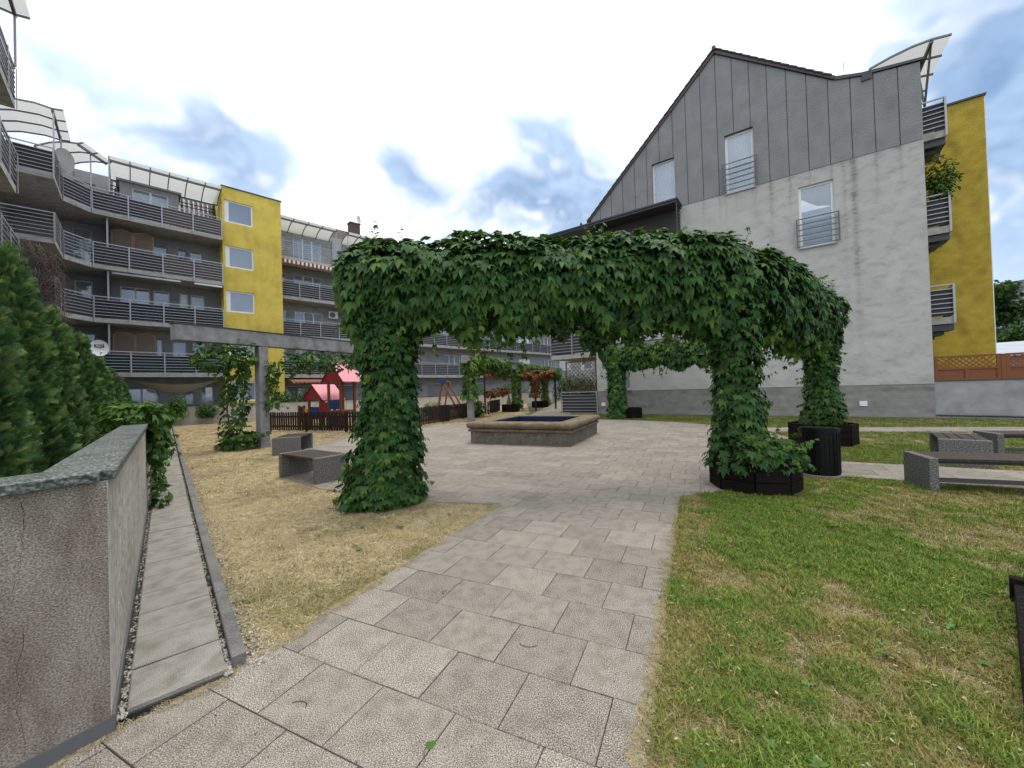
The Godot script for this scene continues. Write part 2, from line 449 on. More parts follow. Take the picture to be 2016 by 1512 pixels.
# ------------------------------------------------------------------ sky
func make_sky() -> Sky:
	var w := 1024
	var h := 512
	var f := FastNoiseLite.new()
	f.seed = 4
	f.frequency = 1.25
	f.fractal_octaves = 5
	var f2 := FastNoiseLite.new()
	f2.seed = 11
	f2.frequency = 2.8
	f2.fractal_octaves = 4
	# darker undersides of the broken cloud: direction, width, strength
	var blots := [[Vector3(-0.5, 0.45, -0.73), 0.1, 1.25], [Vector3(-0.6, 0.40, -0.68), 0.1, 0.9], [Vector3(-0.24, 0.49, -0.84), 0.075, 1.2], [Vector3(-0.2, 0.43, -0.88), 0.06, 0.7], [Vector3(0.04, 0.51, -0.86), 0.07, 1.0], [Vector3(0.09, 0.45, -0.89), 0.15, 1.1], [Vector3(-0.06, 0.4, -0.91), 0.09, 0.8], [Vector3(0.19, 0.38, -0.9), 0.12, 0.9], [Vector3(0.39, 0.66, -0.64), 0.06, 0.9], [Vector3(0.72, 0.43, -0.54), 0.15, 1.4], [Vector3(0.83, 0.33, -0.45), 0.17, 1.1]]
	var r := RandomNumberGenerator.new()
	r.seed = 77
	for k in 42:
		var d := Vector3(r.randf_range(-1, 1), r.randf_range(0.12, 0.75), r.randf_range(-1, 1)).normalized()
		if d.z > -0.35:
			blots.append([d, r.randf_range(0.06, 0.17), r.randf_range(0.7, 1.3)])
	var im := Image.create_empty(w, h, false, Image.FORMAT_RGBF)
	for j in h:
		var el := PI * (0.5 - (j + 0.5) / h)
		for i in w:
			var az := TAU * (i + 0.5) / w
			var d := Vector3(sin(az) * cos(el), sin(el), -cos(az) * cos(el))
			if d.y < -0.02:
				im.set_pixel(i, j, Color(0.3, 0.3, 0.29))
				continue
			var q := d / (0.45 + maxf(d.y, 0.0))
			# bend the picture of the clouds so that their rims fray
			var wx := f.get_noise_3d(q.x * 1.6 + 7.0, q.y * 2.4, q.z * 1.6)
			var wy := f.get_noise_3d(q.x * 1.6, q.y * 2.4 + 9.0, q.z * 1.6)
			var dw := d + Vector3(wx, wy * 0.7, wx - wy) * 0.13
			var n2 := f2.get_noise_3d(q.x + wx, q.y * 2.2 + wy, q.z)
			var c := 0.0
			for b in blots:
				var e: float = dw.distance_squared_to(b[0]) / (b[1] * b[1])
				if e < 6.0:
					c += b[2] * exp(-e * 0.7)
			c = clampf(c * (0.7 + 0.42 * n2 + 0.3 * wx), 0.0, 0.95)
			var veil := clampf(0.5 + 1.2 * n2, 0.0, 1.0)
			var side := clampf((absf(d.x) - 0.48) * 3.4, 0.0, 1.0)
			var low := clampf((0.52 - d.y) * 2.2, 0.0, 1.0)
			var pale := clampf(0.1 * veil + 1.3 * side * (0.7 + 0.5 * n2) + 0.42 * low * (0.6 + 0.9 * n2), 0.0, 0.93)
			var white := Color(1.07, 1.075, 1.065).lerp(Color(0.32, 0.42, 0.56), pale)
			var grey := Color(0.12, 0.2, 0.34).lerp(Color(0.26, 0.36, 0.5), veil)
			im.set_pixel(i, j, white.lerp(grey, c))
	var pm := PanoramaSkyMaterial.new()
	pm.panorama = ImageTexture.create_from_image(im)
	var s := Sky.new()
	s.sky_material = pm
	return s


func _ready() -> void:
	rng.seed = 20240611
	fine.seed = 3
	fine.frequency = 1.6
	fine.fractal_octaves = 3
	broad.seed = 8
	broad.frequency = 0.42
	broad.fractal_octaves = 4

	var cam := Camera3D.new()
	cam.name = "camera"
	cam.position = EYE
	cam.rotation = Vector3(10.0 / 770.0, 0, -0.031)
	cam.fov = rad_to_deg(2.0 * atan(756.0 / 770.0))
	cam.near = 0.05
	cam.far = 400
	add_child(cam)
	cam.current = true

	var env := Environment.new()
	env.background_mode = Environment.BG_SKY
	env.sky = make_sky()
	env.tonemap_mode = Environment.TONE_MAPPER_LINEAR
	env.tonemap_exposure = 1.95
	env.sdfgi_enabled = true
	env.ssao_enabled = true
	env.ssil_enabled = true
	var we := WorldEnvironment.new()
	we.name = "world_environment"
	we.environment = env
	add_child(we)

	var sun := DirectionalLight3D.new()
	sun.name = "sun"
	sun.light_energy = 0.32
	sun.light_angular_distance = 24.0
	sun.light_color = Color(1.0, 0.965, 0.91)
	sun.shadow_enabled = true
	add_child(sun)
	sun.look_at_from_position(Vector3.ZERO, -Vector3(0.2, 1.0, -0.12))

	make_materials()
	make_leaf_meshes()
	ground()
	left_house()
	gable_house()
	far_houses()
	cross_house()
	boundary_wall()
	terraces()
	pergolas()
	basin()
	benches()
	planters_and_bin()
	playground()
	back_garden()
	hedge()
	lawns()
	details()


# ------------------------------------------------------------------ ground and paving
var region := PackedVector2Array()
var strips := []
const RING := Vector2(0.76, -12.3)

func strip_poly(o: Vector2, az: float, length: float, width: float) -> PackedVector2Array:
	var t := fr(Vector3(o.x, 0, o.y), az)
	var p := PackedVector2Array()
	for c in [Vector2(0, -0.5), Vector2(1, -0.5), Vector2(1, 0.5), Vector2(0, 0.5)]:
		var q: Vector3 = t * Vector3(c.x * length, 0, c.y * width)
		p.append(Vector2(q.x, q.z))
	return p

func slab_mesh(w: float, d: float, th: float, ch: float) -> ArrayMesh:
	var b := MB.new()
	var x := w / 2
	var z := d / 2
	b.quad(Vector3(-x + ch, 0, -z + ch), Vector3(x - ch, 0, -z + ch), Vector3(x - ch, 0, z - ch), Vector3(-x + ch, 0, z - ch), UP)
	for s in [1.0, -1.0]:
		b.quad(Vector3(-x, -ch, z * s), Vector3(x, -ch, z * s), Vector3(x - ch, 0, (z - ch) * s), Vector3(-x + ch, 0, (z - ch) * s), Vector3(0, 1, s))
		b.quad(Vector3(x * s, -ch, -z), Vector3(x * s, -ch, z), Vector3((x - ch) * s, 0, z - ch), Vector3((x - ch) * s, 0, -z + ch), Vector3(s, 1, 0))
		b.quad(Vector3(-x, -ch, z * s), Vector3(x, -ch, z * s), Vector3(x, -th, z * s), Vector3(-x, -th, z * s), Vector3(0, 0, s))
		b.quad(Vector3(x * s, -ch, -z), Vector3(x * s, -ch, z), Vector3(x * s, -th, z), Vector3(x * s, -th, -z), Vector3(s, 0, 0))
	return b.mesh()

func lay_slabs(owner: Node3D, fra: Transform3D, pitch: Vector2, rows: Vector2i, cols: Vector2i, shift: Array, area: PackedVector2Array, most: int, skip_far := 60.0) -> void:
	var m := slab_mesh(pitch.x - 0.006, pitch.y - 0.006, 0.05, 0.0035)
	var full := []
	var cut := []
	for k in range(rows.x, rows.y):
		for i in range(cols.x, cols.y):
			var x0: float = i * pitch.x + shift[posmod(k, shift.size())]
			var z0 := k * pitch.y
			var poly := PackedVector2Array()
			var inside := 0
			for c in [Vector2(0, 0), Vector2(1, 0), Vector2(1, 1), Vector2(0, 1)]:
				var q: Vector3 = fra * Vector3(x0 + 0.003 + c.x * (pitch.x - 0.006), 0, z0 + 0.003 + c.y * (pitch.y - 0.006))
				poly.append(Vector2(q.x, q.z))
				inside += int(Geometry2D.is_point_in_polygon(Vector2(q.x, q.z), area))
			if inside == 0:
				continue
			var mid: Vector3 = fra * Vector3(x0 + pitch.x / 2, 0, z0 + pitch.y / 2)
			var near := mid.distance_to(EYE)
			if mid.z > 0.6:
				continue
			if inside == 4:
				full.append([near, mid])
			else:
				for p in Geometry2D.intersect_polygons(poly, area):
					if p.size() > 2:
						cut.append([near, p])
	full.sort_custom(func(a, b): return a[0] < b[0])
	cut.sort_custom(func(a, b): return a[0] < b[0])
	var nf := mini(full.size(), int(most * 0.78))
	var rest := [[], [], [], []]
	for i in full.size():
		var bas: Basis = fra.basis * Basis.from_euler(Vector3(rng.randfn(0, 0.0022), 0, rng.randfn(0, 0.0022)))
		var t := Transform3D(bas, full[i][1] + UP * rng.randf_range(-0.0025, 0.0015))
		var k: int = [0, 0, 0, 1, 1, 2, 2, 3][rng.randi() % 8]
		if i < nf:
			put("slab", m, M["slab%d" % k], owner, t)
		else:
			rest[k].append(t)
	for k in 4:
		if rest[k].size():
			many("far_slabs", m, M["slab%d" % k], owner, rest[k], [])
	var joined := MB.new()
	for i in cut.size():
		if i < most - nf:
			var b := MB.new()
			b.slab(cut[i][1], -0.05, -0.001)
			part("slab", b, M["slab%d" % [0, 1, 2][i % 3]], owner)
		else:
			joined.slab(cut[i][1], -0.05, -0.001)
	if joined.v.size():
		part("far_edge_slabs", joined, M["slab1"], owner).set_meta("kind", "stuff")

func ground() -> void:
	var g := MB.new()
	g.quad(Vector3(-200, -0.03, 60), Vector3(200, -0.03, 60), Vector3(200, -0.03, -250), Vector3(-200, -0.03, -250), UP)
	struct("ground", g, M.lawn_green)
	var dry := MB.new()
	dry.slab(PackedVector2Array([Vector2(-1.72, -2.2), Vector2(-0.2, -5.4), Vector2(0.76, -12.3), Vector2(1.5, -42), Vector2(-12, -29), Vector2(-17, -25.9), Vector2(-21.3, -23.9), Vector2(-1.8, -1.95)]), -0.05, -0.024)
	struct("dry_lawn", dry, M.lawn_dry)

	var ring := PackedVector2Array()
	for i in 72:
		ring.append(RING + Vector2(cos(TAU * i / 72), sin(TAU * i / 72)) * 7.0)
	var path := PackedVector2Array([Vector2(0.25, -6.4), Vector2(-0.21, -5.36), Vector2(-1.36, -2.88), Vector2(-1.66, -2.22), Vector2(-1.93, -1.88), Vector2(-3.2, 0.2), Vector2(-0.35, 0.2), Vector2(0.48, -1.61), Vector2(1.02, -2.76), Vector2(2.36, -5.62), Vector2(2.7, -6.4)])
	region = Geometry2D.merge_polygons(ring, path)[0]
	var bed := MB.new()
	bed.slab(region, -0.05, -0.016)
	struct("paving_bed", bed, M.joint)
	var pave := Node3D.new()
	pave.name = "pavement"
	pave.set_meta("kind", "structure")
	add_child(pave)
	lay_slabs(pave, fr(Vector3(-1.4, 0, -2.42), 115.0), Vector2(0.455, 0.387), Vector2i(-52, 9), Vector2i(-22, 28), [0.281, 0.05], region, 300)

	var defs := [["side_path", Vector2(4.84, -7.39), 121.0, 6.5, 1.45], ["back_path", Vector2(7.0, -13.05), 106.0, 9.5, 1.25], ["far_path", Vector2(1.35, -18.7), 11.0, 34.0, 2.4]]
	for d in defs:
		var poly := strip_poly(d[1], d[2], d[3], d[4])
		var left := Geometry2D.clip_polygons(poly, region)
		poly = left[0]
		strips.append(poly)
		var b := MB.new()
		b.slab(poly, -0.05, -0.018)
		struct(d[0] + "_bed", b, M.joint)
		var o := Node3D.new()
		o.name = d[0]
		o.set_meta("kind", "structure")
		add_child(o)
		lay_slabs(o, fr(Vector3(d[1].x, 0, d[1].y), d[2]), Vector2(0.47, d[4] / 3.0), Vector2i(-2, 2) if false else Vector2i(-3, 3), Vector2i(0, int(d[3] / 0.47) + 1), [0.0, 0.235], poly, 60 if d[0] == "side_path" else 40)


# ------------------------------------------------------------------ boundary wall, walkway and kerb at the left
func boundary_wall() -> void:
	var T := fr(Vector3(-1.94, 0, -1.87), -41.6)
	var w := thing("boundary_wall", "long low plastered wall with granite coping beside the thuja hedge", "wall", T)
	var b := MB.new()
	b.box(Vector3(0.0, -0.1, -0.2), Vector3(29.4, 1.185, 0.0))
	part("plastered_side", b, M.render_smooth, w)
	# the near return of the wall, rough and stained
	var N := T.affine_inverse() * fr(Vector3(-1.94, 0, -1.87), 212.0)
	b = MB.new()
	b.x = N
	b.box(Vector3(0.004, -0.1, 0.0), Vector3(3.0, 1.183, 0.2))
	part("rough_end", b, M.render_rough, w).set_meta("label", "rough stained grey near end of the wall")
	# coping stones
	var x := 0.0
	while x < 29.3:
		var l := minf(1.32, 29.43 - x)
		b = MB.new()
		b.cbox(Vector3(x + 0.003, 1.187, -0.235), Vector3(x + l - 0.003, 1.237, 0.028), 0.006)
		part("coping_stone", b, M.granite, w)
		x += l
	b = MB.new()
	b.x = N
	for k in 3:
		b.cbox(Vector3(0.03 + k * 1.15, 1.1862, -0.028), Vector3(0.03 + k * 1.15 + 1.144, 1.2362, 0.235), 0.006)
		part("coping_stone", b, M.granite, w)
		b = MB.new()
		b.x = N
	# zinc skirting strip at the foot
	b = MB.new()
	b.x = N
	b.box(Vector3(-0.012, 0.0, -0.01), Vector3(2.8, 0.075, -0.002))
	part("zinc_skirting", b, M.rail_dark, w)
	b = MB.new()
	b.box(Vector3(-0.01, 0.0, 0.002), Vector3(29.0, 0.085, 0.01))
	part("zinc_skirting", b, M.rail_dark, w)
	b = MB.new()
	for seg in [[0.25, 1.17, 0.78, 11], [0.26, 0.62, 0.08, 15]]:
		var pts := []
		var cx: float = seg[0]
		for i in seg[3] + 1:
			pts.append(N * Vector3(cx, lerpf(seg[1], seg[2], float(i) / seg[3]), 0.0004))
			cx += rng.randfn(0, 0.006) + (0.012 if i == 8 else 0.0)
		b.tube(pts, [0.0006, 0.0014, 0.001, 0.0016, 0.0008], 4, false)
	part("crack", b, M.ink, w)

	var o := Node3D.new()
	o.name = "walkway"
	o.set_meta("kind", "structure")
	o.transform = T
	add_child(o)
	b = MB.new()
	b.box(Vector3(0.06, -0.05, 0.012), Vector3(29.3, 0.012, 0.47))
	part("bed", b, M.joint, o)
	var sm := slab_mesh(0.364, 0.4, 0.07, 0.007)
	for k in 76:
		var t := Transform3D(Basis.from_euler(Vector3(rng.randfn(0, 0.006), rng.randfn(0, 0.006), rng.randfn(0, 0.005))), Vector3(0.26 + k * 0.381, 0.036 + rng.randf_range(-0.003, 0.003), 0.245))
		put("slab", sm, M.walk, o, t)
	var gm := MB.new()
	gm.tube([Vector3(-0.006, 0, 0), Vector3(0, 0.004, 0), Vector3(0.006, 0, 0)], [0.003, 0.007, 0.003], 5)
	var gx := []
	var gc := []
	for k in 2600:
		var along := pow(rng.randf(), 2.0) * 9.0
		var z := rng.randf_range(0.014, 0.045) if rng.randf() < 0.45 else rng.randf_range(0.44, 0.47)
		if rng.randf() < 0.4:
			z = 0.55 + absf(rng.randfn(0, 0.07))
		gx.append(Transform3D(Basis.from_euler(Vector3(rng.randf() * 6, rng.randf() * 6, rng.randf() * 6)).scaled(Vector3.ONE * rng.randf_range(0.5, 1.3)), Vector3(0.05 + along, 0.016 if z < 0.5 else 0.0, z)))
		var s := rng.randf_range(0.2, 0.6)
		gc.append(Color(s, s * 0.94, s * 0.84))
	var gv := many("gravel", gm.mesh(), M.blade, o, gx, gc)
	var kb := MB.new()
	kb.cbox(Vector3(0, -0.1, -0.036), Vector3(0.992, 0.065, 0.036), 0.006)
	var km := kb.mesh()
	for k in 29:
		put("kerb_stone", km, M.kerb, o, Transform3D(Basis(), Vector3(0.12 + k, rng.randf_range(-0.004, 0.004), 0.51)))


# ------------------------------------------------------------------ pieces of houses
func window(parent: Node, r: Array, z: float, lights: int, opts := {}) -> void:
	# r = [x0, y0, x1, y1] in the wall's plane; the frame stands at z
	var t: Transform3D = opts.get("at", Transform3D())
	var fw: float = opts.get("fw", 0.065)
	var b := MB.new()
	b.x = t
	b.box(Vector3(r[0], r[1], z - 0.03), Vector3(r[2], r[1] + fw, z + 0.03))
	b.box(Vector3(r[0], r[3] - fw, z - 0.03), Vector3(r[2], r[3], z + 0.03))
	var xs := []
	for k in lights + 1:
		xs.append(lerpf(r[0], r[2], float(k) / lights))
	for k in lights + 1:
		var c: float = xs[k]
		var lo := c if k == 0 else (c - fw if k == lights else c - fw * 0.75)
		var hi := c + fw if k == 0 else (c if k == lights else c + fw * 0.75)
		b.box(Vector3(lo, r[1] + fw, z - 0.029), Vector3(hi, r[3] - fw, z + 0.029))
	var w := part("window", b, opts.get("frame", M.frame_white), parent)
	for k in lights:
		b = MB.new()
		b.x = t
		b.box(Vector3(xs[k] + fw * 0.5, r[1] + fw * 0.5, z - 0.006), Vector3(xs[k + 1] - fw * 0.5, r[3] - fw * 0.5, z + 0.006))
		part("pane", b, opts.get("glass", M.glass), w)
		var cu: Array = opts.get("curtain", [])
		if cu.size() > k and cu[k] is Array:
			b = MB.new()
			b.x = t
			var x0: float = xs[k] + fw * 0.6
			var x1: float = xs[k + 1] - fw * 0.6
			var y0 := lerpf(r[1], r[3], cu[k][0]) + 0.02
			var y1 := lerpf(r[1], r[3], cu[k][1]) - 0.02
			var m := 14
			for i in m:
				var a := lerpf(x0, x1, float(i) / m)
				var e := lerpf(x0, x1, float(i + 1) / m)
				var da := -0.1 - 0.02 * (i % 2)
				var de := -0.1 - 0.02 * ((i + 1) % 2)
				b.quad(Vector3(a, y0, z + da), Vector3(e, y0, z + de), Vector3(e, y1, z + de), Vector3(a, y1, z + da), Vector3(0, 0, 1))
			part("curtain", b, cu[k][2], w)

func balcony(parent: Node, pts: Array, back: Array, top: float, screens: Array, opts := {}) -> Node:
	# pts: outer edge (x, z); back: inner edge that closes the floor; top: height of the hand rail
	var poly := PackedVector2Array()
	for p in pts:
		poly.append(p)
	for p in back:
		poly.append(p)
	var b := MB.new()
	b.slab(poly, top - 1.5, top - 1.24)
	var o := part("balcony", b, M.slab_edge, parent)
	var span: float = opts.get("span", 1.55)
	for i in pts.size() - 1:
		var a := Vector3(pts[i].x, 0, pts[i].y)
		var c := Vector3(pts[i + 1].x, 0, pts[i + 1].y)
		for k in 7:
			b = MB.new()
			var y := top - k * 0.178
			var th := 0.05 if k == 0 else 0.03
			b.bar(a + UP * y, c + UP * y, th, th)
			part("rail", b, M.rail, o)
		var d := (c - a).normalized()
		var outw := Vector3(-d.z, 0, d.x)
		var n := maxi(1, int(round((c - a).length() / span)))
		for k in n + 1:
			if k == 0 and i > 0:
				continue
			var q := a.lerp(c, float(k) / n) + outw * 0.045
			b = MB.new()
			b.bar(q + UP * (top - 1.48), q + UP * (top + 0.01), 0.02, 0.06, d)
			part("post", b, M.rail, o)
		if i < screens.size() and screens[i] != null:
			b = MB.new()
			var q0 := a - outw * 0.05
			var q1 := c - outw * 0.05
			b.bar(q0 + UP * (top - 0.68), q1 + UP * (top - 0.68), 0.012, 1.0)
			part("screen", b, screens[i], o)
	return o

func canopy(parent: Node, t: Transform3D, length: float, ribs: int, prof: Array) -> void:
	# prof: [(out, height), ...] from the wall outwards; runs along local x of t
	var b := MB.new()
	b.x = t
	var p0: Vector2 = prof[prof.size() - 2]
	b.bar(Vector3(0, p0.y - 0.07, p0.x), Vector3(length, p0.y - 0.07, p0.x), 0.09, 0.12)
	b.bar(Vector3(0, prof[0].y - 0.05, prof[0].x), Vector3(length, prof[0].y - 0.05, prof[0].x), 0.06, 0.08)
	var o := part("canopy", b, M.canopy_steel, parent)
	for k in ribs + 1:
		b = MB.new()
		b.x = t
		var x := length * k / ribs
		for i in prof.size() - 1:
			b.bar(Vector3(x, prof[i].y - 0.02, prof[i].x), Vector3(x, prof[i + 1].y - 0.02, prof[i + 1].x), 0.05, 0.07)
		part("rib", b, M.canopy_steel, o)
		if k < ribs:
			b = MB.new()
			b.x = t
			var x1 := length * (k + 1) / ribs
			for i in prof.size() - 1:
				var a: Vector2 = prof[i]
				var c: Vector2 = prof[i + 1]
				b.quad(Vector3(x + 0.02, a.y + 0.03, a.x), Vector3(x1 - 0.02, a.y + 0.03, a.x), Vector3(x1 - 0.02, c.y + 0.03, c.x), Vector3(x + 0.02, c.y + 0.03, c.x), UP)
			part("panel", b, M.polycarbonate, o)

func lattice(parent: Node, called: String, t: Transform3D, w: float, h: float, arch: float, step: float, m: Material, sl := 0.022, fwid := 0.05) -> void:
	# diagonal trellis in a frame; arch raises the middle of its top
	var b := MB.new()
	b.x = t
	b.box(Vector3(0, 0, -0.02), Vector3(fwid, h, 0.02))
	b.box(Vector3(w - fwid, 0, -0.02), Vector3(w, h, 0.02))
	b.box(Vector3(fwid, 0, -0.019), Vector3(w - fwid, fwid, 0.019))
	var n := 10
	for i in n:
		var x0 := w * i / n
		var x1 := w * (i + 1) / n
		b.bar(Vector3(x0, h - fwid / 2 + arch * sin(PI * i / n), 0), Vector3(x1, h - fwid / 2 + arch * sin(PI * (i + 1) / n), 0), 0.038, fwid)
	var o := part(called, b, m, parent)
	var hh := h - fwid
	for dir in [1.0, -1.0]:
		var c := -hh
		while c < w + hh:
			# line x = c + dir*y clipped to the panel
			var last = null
			var first = null
			for s in 21:
				var y := hh * s / 20.0 * (1.0 + arch / h)
				var x := c + y if dir > 0 else c + hh - y
				if x > 0.01 and x < w - 0.01 and y < h + arch * sin(PI * clampf(x / w, 0, 1)) - 0.02:
					if first == null:
						first = Vector3(x, y, 0.006 * dir)
					last = Vector3(x, y, 0.006 * dir)
			if first != null and first.distance_to(last) > 0.04:
				b = MB.new()
				b.x = t
				b.bar(first, last, 0.008, sl, Vector3(0, 0, 1).cross(last - first))
				part("slat", b, m, o)
			c += step

func dish(label: String, at: Transform3D, r: float, logo: bool) -> void:
	var o := thing("satellite_dish", label, "satellite dish", at, "satellite dishes on the balconies and roofs")
	var b := MB.new()
	var rings := []
	for i in 6:
		var rr := r * i / 5.0
		var ring := []
		for k in 24:
			var a := TAU * k / 24
			ring.append([Vector3(cos(a) * rr, sin(a) * rr * 1.16, 0.16 * rr * rr / r - 0.03), Vector3(-cos(a) * rr / r * 0.4, -sin(a) * rr / r * 0.4, 1).normalized()])
		rings.append(ring)
	for i in 5:
		for k in 24:
			b.smooth(rings[i][k], rings[i][(k + 1) % 24], rings[i + 1][(k + 1) % 24])
			b.smooth(rings[i][k], rings[i + 1][(k + 1) % 24], rings[i + 1][k])
	part("reflector", b, M.white_paint, o)
	b = MB.new()
	b.tube([Vector3(0, -r, 0.1), Vector3(0, -r * 0.75, r * 0.9)], [0.015], 6)
	b.tube([Vector3(0, -r * 0.75, r * 0.85), Vector3(0, -r * 0.62, r * 1.02)], [0.035], 8)
	part("receiver_arm", b, M.rail, o)
	b = MB.new()
	b.tube([Vector3(0, 0, -0.04), Vector3(0, 0, -0.25), Vector3(0, -r * 1.2, -0.28)], [0.025], 6)
	part("bracket", b, M.rail_dark, o)
	if logo:
		b = MB.new()
		b.box(Vector3(-r * 0.5, r * 0.1, 0.0), Vector3(r * 0.5, r * 0.52, 0.01))
		part("logo_plate", b, M.ink, o)
		var tm := TextMesh.new()
		tm.text = "NC+"
		var f := SystemFont.new()
		f.font_names = PackedStringArray(["Droid Sans"])
		f.font_weight = 700
		tm.font = f
		tm.font_size = 64
		tm.pixel_size = r * 0.0062
		tm.depth = 0.006
		put("lettering", tm, M.white_paint, o, Transform3D(Basis(), Vector3(0, r * 0.31, 0.016)))

func tile_field(parent: Node, called: String, m: Material, t: Transform3D, w: float, len: float, tw: float, tl: float, skip := []) -> void:
	# overlapping pantiles on a slope: local x along the eaves, y up the slope, z out of it
	var b := MB.new()
	b.x = t
	for j in int(len / tl):
		for i in int(w / tw):
			var x := i * tw
			var y := j * tl
			var hit := false
			for s in skip:
				if x + tw * 0.5 > s[0] and x + tw * 0.5 < s[2] and y + tl * 0.5 > s[1] and y + tl * 0.5 < s[3]:
					hit = true
			if hit:
				continue
			var seg := 4
			for k in seg:
				var u0 := float(k) / seg
				var u1 := float(k + 1) / seg
				var z0 := 0.03 * sin(PI * u0) + 0.045
				var z1 := 0.03 * sin(PI * u1) + 0.045
				var A := Vector3(x + u0 * tw, y - 0.03, z0)
				var B := Vector3(x + u1 * tw, y - 0.03, z1)
				b.quad(A, B, Vector3(B.x, y + tl, z1 - 0.04), Vector3(A.x, y + tl, z0 - 0.04), Vector3(0, 0, 1))
				b.quad(A, B, B - Vector3(0, 0, 0.035), A - Vector3(0, 0, 0.035), Vector3(0, -1, 0))
	part(called, b, m, parent).set_meta("kind", "stuff")


# ------------------------------------------------------------------ the long house at the left with its yellow tower
func left_house() -> void:
	var T := fr(Vector3(-19.9, 0, -27), 45.8)
	var h := thing("apartment_house", "long grey apartment house with curved railed balconies and a yellow window tower", "building", T)
	var tops := [4.5, 7.65, 10.78, 13.93]
	# main facade behind the straight balconies
	var zf := -1.7
	var openings := [[-6.85, 3.3, -6.1, 5.75], [-3.35, 4.3, -3.02, 5.6], [-2.55, 3.35, -1.78, 5.5], [-1.5, 3.35, -0.75, 5.5],
		[-6.95, 6.45, -6.2, 8.95], [-5.0, 7.1, -3.6, 8.9], [-3.45, 6.45, -2.62, 8.86], [-2.12, 7.2, -1.68, 8.84], [-1.53, 6.45, -0.76, 8.82],
		[-7.0, 9.6, -6.18, 12.15], [-3.47, 9.6, -2.7, 12.03], [-2.2, 11.25, -1.7, 12.05], [-1.55, 9.6, -0.82, 11.98],
		[-5.0, 0.15, -3.2, 2.35], [-1.95, 1.0, -1.45, 2.4], [-1.1, 0.15, -0.35, 2.4]]
	var b := MB.new()
	b.wall(-9.3, -0.1, 0.1, 12.5, zf, openings, 0.22)
	b.wall(-9.3, 12.5, -5.42, 15.7, zf, [[-6.9, 13.0, -6.0, 15.0]], 0.2)
	b.box(Vector3(-9.3, -0.1, zf - 9.0), Vector3(0.1, 12.4, zf - 8.6))
	b.box(Vector3(-9.3, 12.2, zf - 8.6), Vector3(0.1, 12.45, zf - 0.25))
	b.box(Vector3(-9.3, 12.46, zf - 1.2), Vector3(-5.42, 15.6, zf - 1.0))
	part("wall", b, M.left_wall, h)
	var white := {"frame": M.frame_white}
	for o in openings + [[-6.9, 13.0, -6.0, 15.0]]:
		var wide: bool = o[2] - o[0] > 1.2
		var op := {"frame": M.frame_white if o[1] > 6.3 and o[1] < 9.5 else M.frame_grey}
		if rng.randf() < 0.35:
			op["curtain"] = [[rng.randf_range(0.0, 0.5), 1.0, M.curtain]]
		window(h, o, zf - 0.14, 2 if wide else 1, op)
	# rooms stay dark: a floor behind every storey
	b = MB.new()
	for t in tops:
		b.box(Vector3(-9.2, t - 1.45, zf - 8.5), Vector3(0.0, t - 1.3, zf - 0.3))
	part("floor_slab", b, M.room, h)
	# balconies
	var mats := [M.matting_green, M.matting_blue, M.matting, M.matting]
	for f in 4:
		var pts := [Vector2(-10.6, 4.3), Vector2(-7.13, 4.45), Vector2(-7.1, 1.75), Vector2(-6.08, 0.62), Vector2(-3.05, 0.44), Vector2(0.02, 0.36)]
		var sc := [null if f == 2 else M.matting, M.matting, M.matting if f != 2 else null, mats[f], mats[f]]
		if f == 2:
			sc = [null, null, null, M.matting, M.matting_brown]
		if f == 3:
			sc = [M.matting, M.matting, M.matting, M.matting, M.matting_brown]
		balcony(h, pts, [Vector2(0.02, zf), Vector2(-9.3, zf), Vector2(-10.6, 2.0)], tops[f], sc)
		var pts2 := [Vector2(-7.5, 19.0), Vector2(-7.5, 14.5), Vector2(-7.5, 10.5), Vector2(-9.5, 10.4)]
		balcony(h, pts2, [Vector2(-9.6, 19.0)], tops[f] if f > 0 else 4.5, [M.matting, M.matting, M.matting])
		# partition between two flats
		if f < 3:
			b = MB.new()
			b.box(Vector3(-5.5, tops[f] - 1.22, zf), Vector3(-5.44, tops[f] + 1.6, 0.25))
			part("partition", b, M.matting, h)
			b = MB.new()
			b.box(Vector3(-5.51, tops[f] - 1.22, 0.25), Vector3(-5.43, tops[f] + 1.62, 0.3))
			part("partition_post", b, M.rail, h)
	# near wing that comes towards the viewer
	b = MB.new()
	b.x = Transform3D(Basis(Vector3(0, 0, -1), UP, Vector3(1, 0, 0)), Vector3(-9.3, 0, 0))
	var side := []
	for f in 4:
		side.append_array([[-18.2, tops[f] - 1.2, -17.0, tops[f] + 1.0], [-13.0, tops[f] - 1.2, -11.5, tops[f] + 1.1], [-9.5, tops[f] - 0.2, -8.3, tops[f] + 1.1], [-6.4, tops[f] - 0.2, -5.2, tops[f] + 1.1], [-3.4, tops[f] - 1.2, -2.4, tops[f] + 1.1]])
	b.wall(-20.0, -0.1, 1.7, 15.7, 0.0, side, 0.2)
	b.box(Vector3(-20.0, -0.1, -9.0), Vector3(1.7, 15.6, -8.8))
	b.box(Vector3(-20.0, 15.5, -8.8), Vector3(1.7, 15.68, -0.3))
	b.box(Vector3(-20.2, -0.1, -8.8), Vector3(-20.0, 15.66, 0.0))
	part("wing_wall", b, M.left_wall, h)
	for o in side:
		window(h, o, -0.13, 1 if o[2] - o[0] < 1.3 else 2, {"frame": M.frame_grey, "at": b.x})
	# steep tiled attic with a dormer
	var slope := Transform3D(Basis(Vector3(1, 0, 0), Vector3(0, 0.93, -0.3676).normalized(), Vector3(0, 0.3676, 0.93).normalized()), Vector3(-5.4, 12.55, -1.55))
	b = MB.new()
	b.x = slope
	b.box(Vector3(0, 0, -0.25), Vector3(5.5, 3.7, 0.0))
	part("attic_roof", b, M.tile_dark, h)
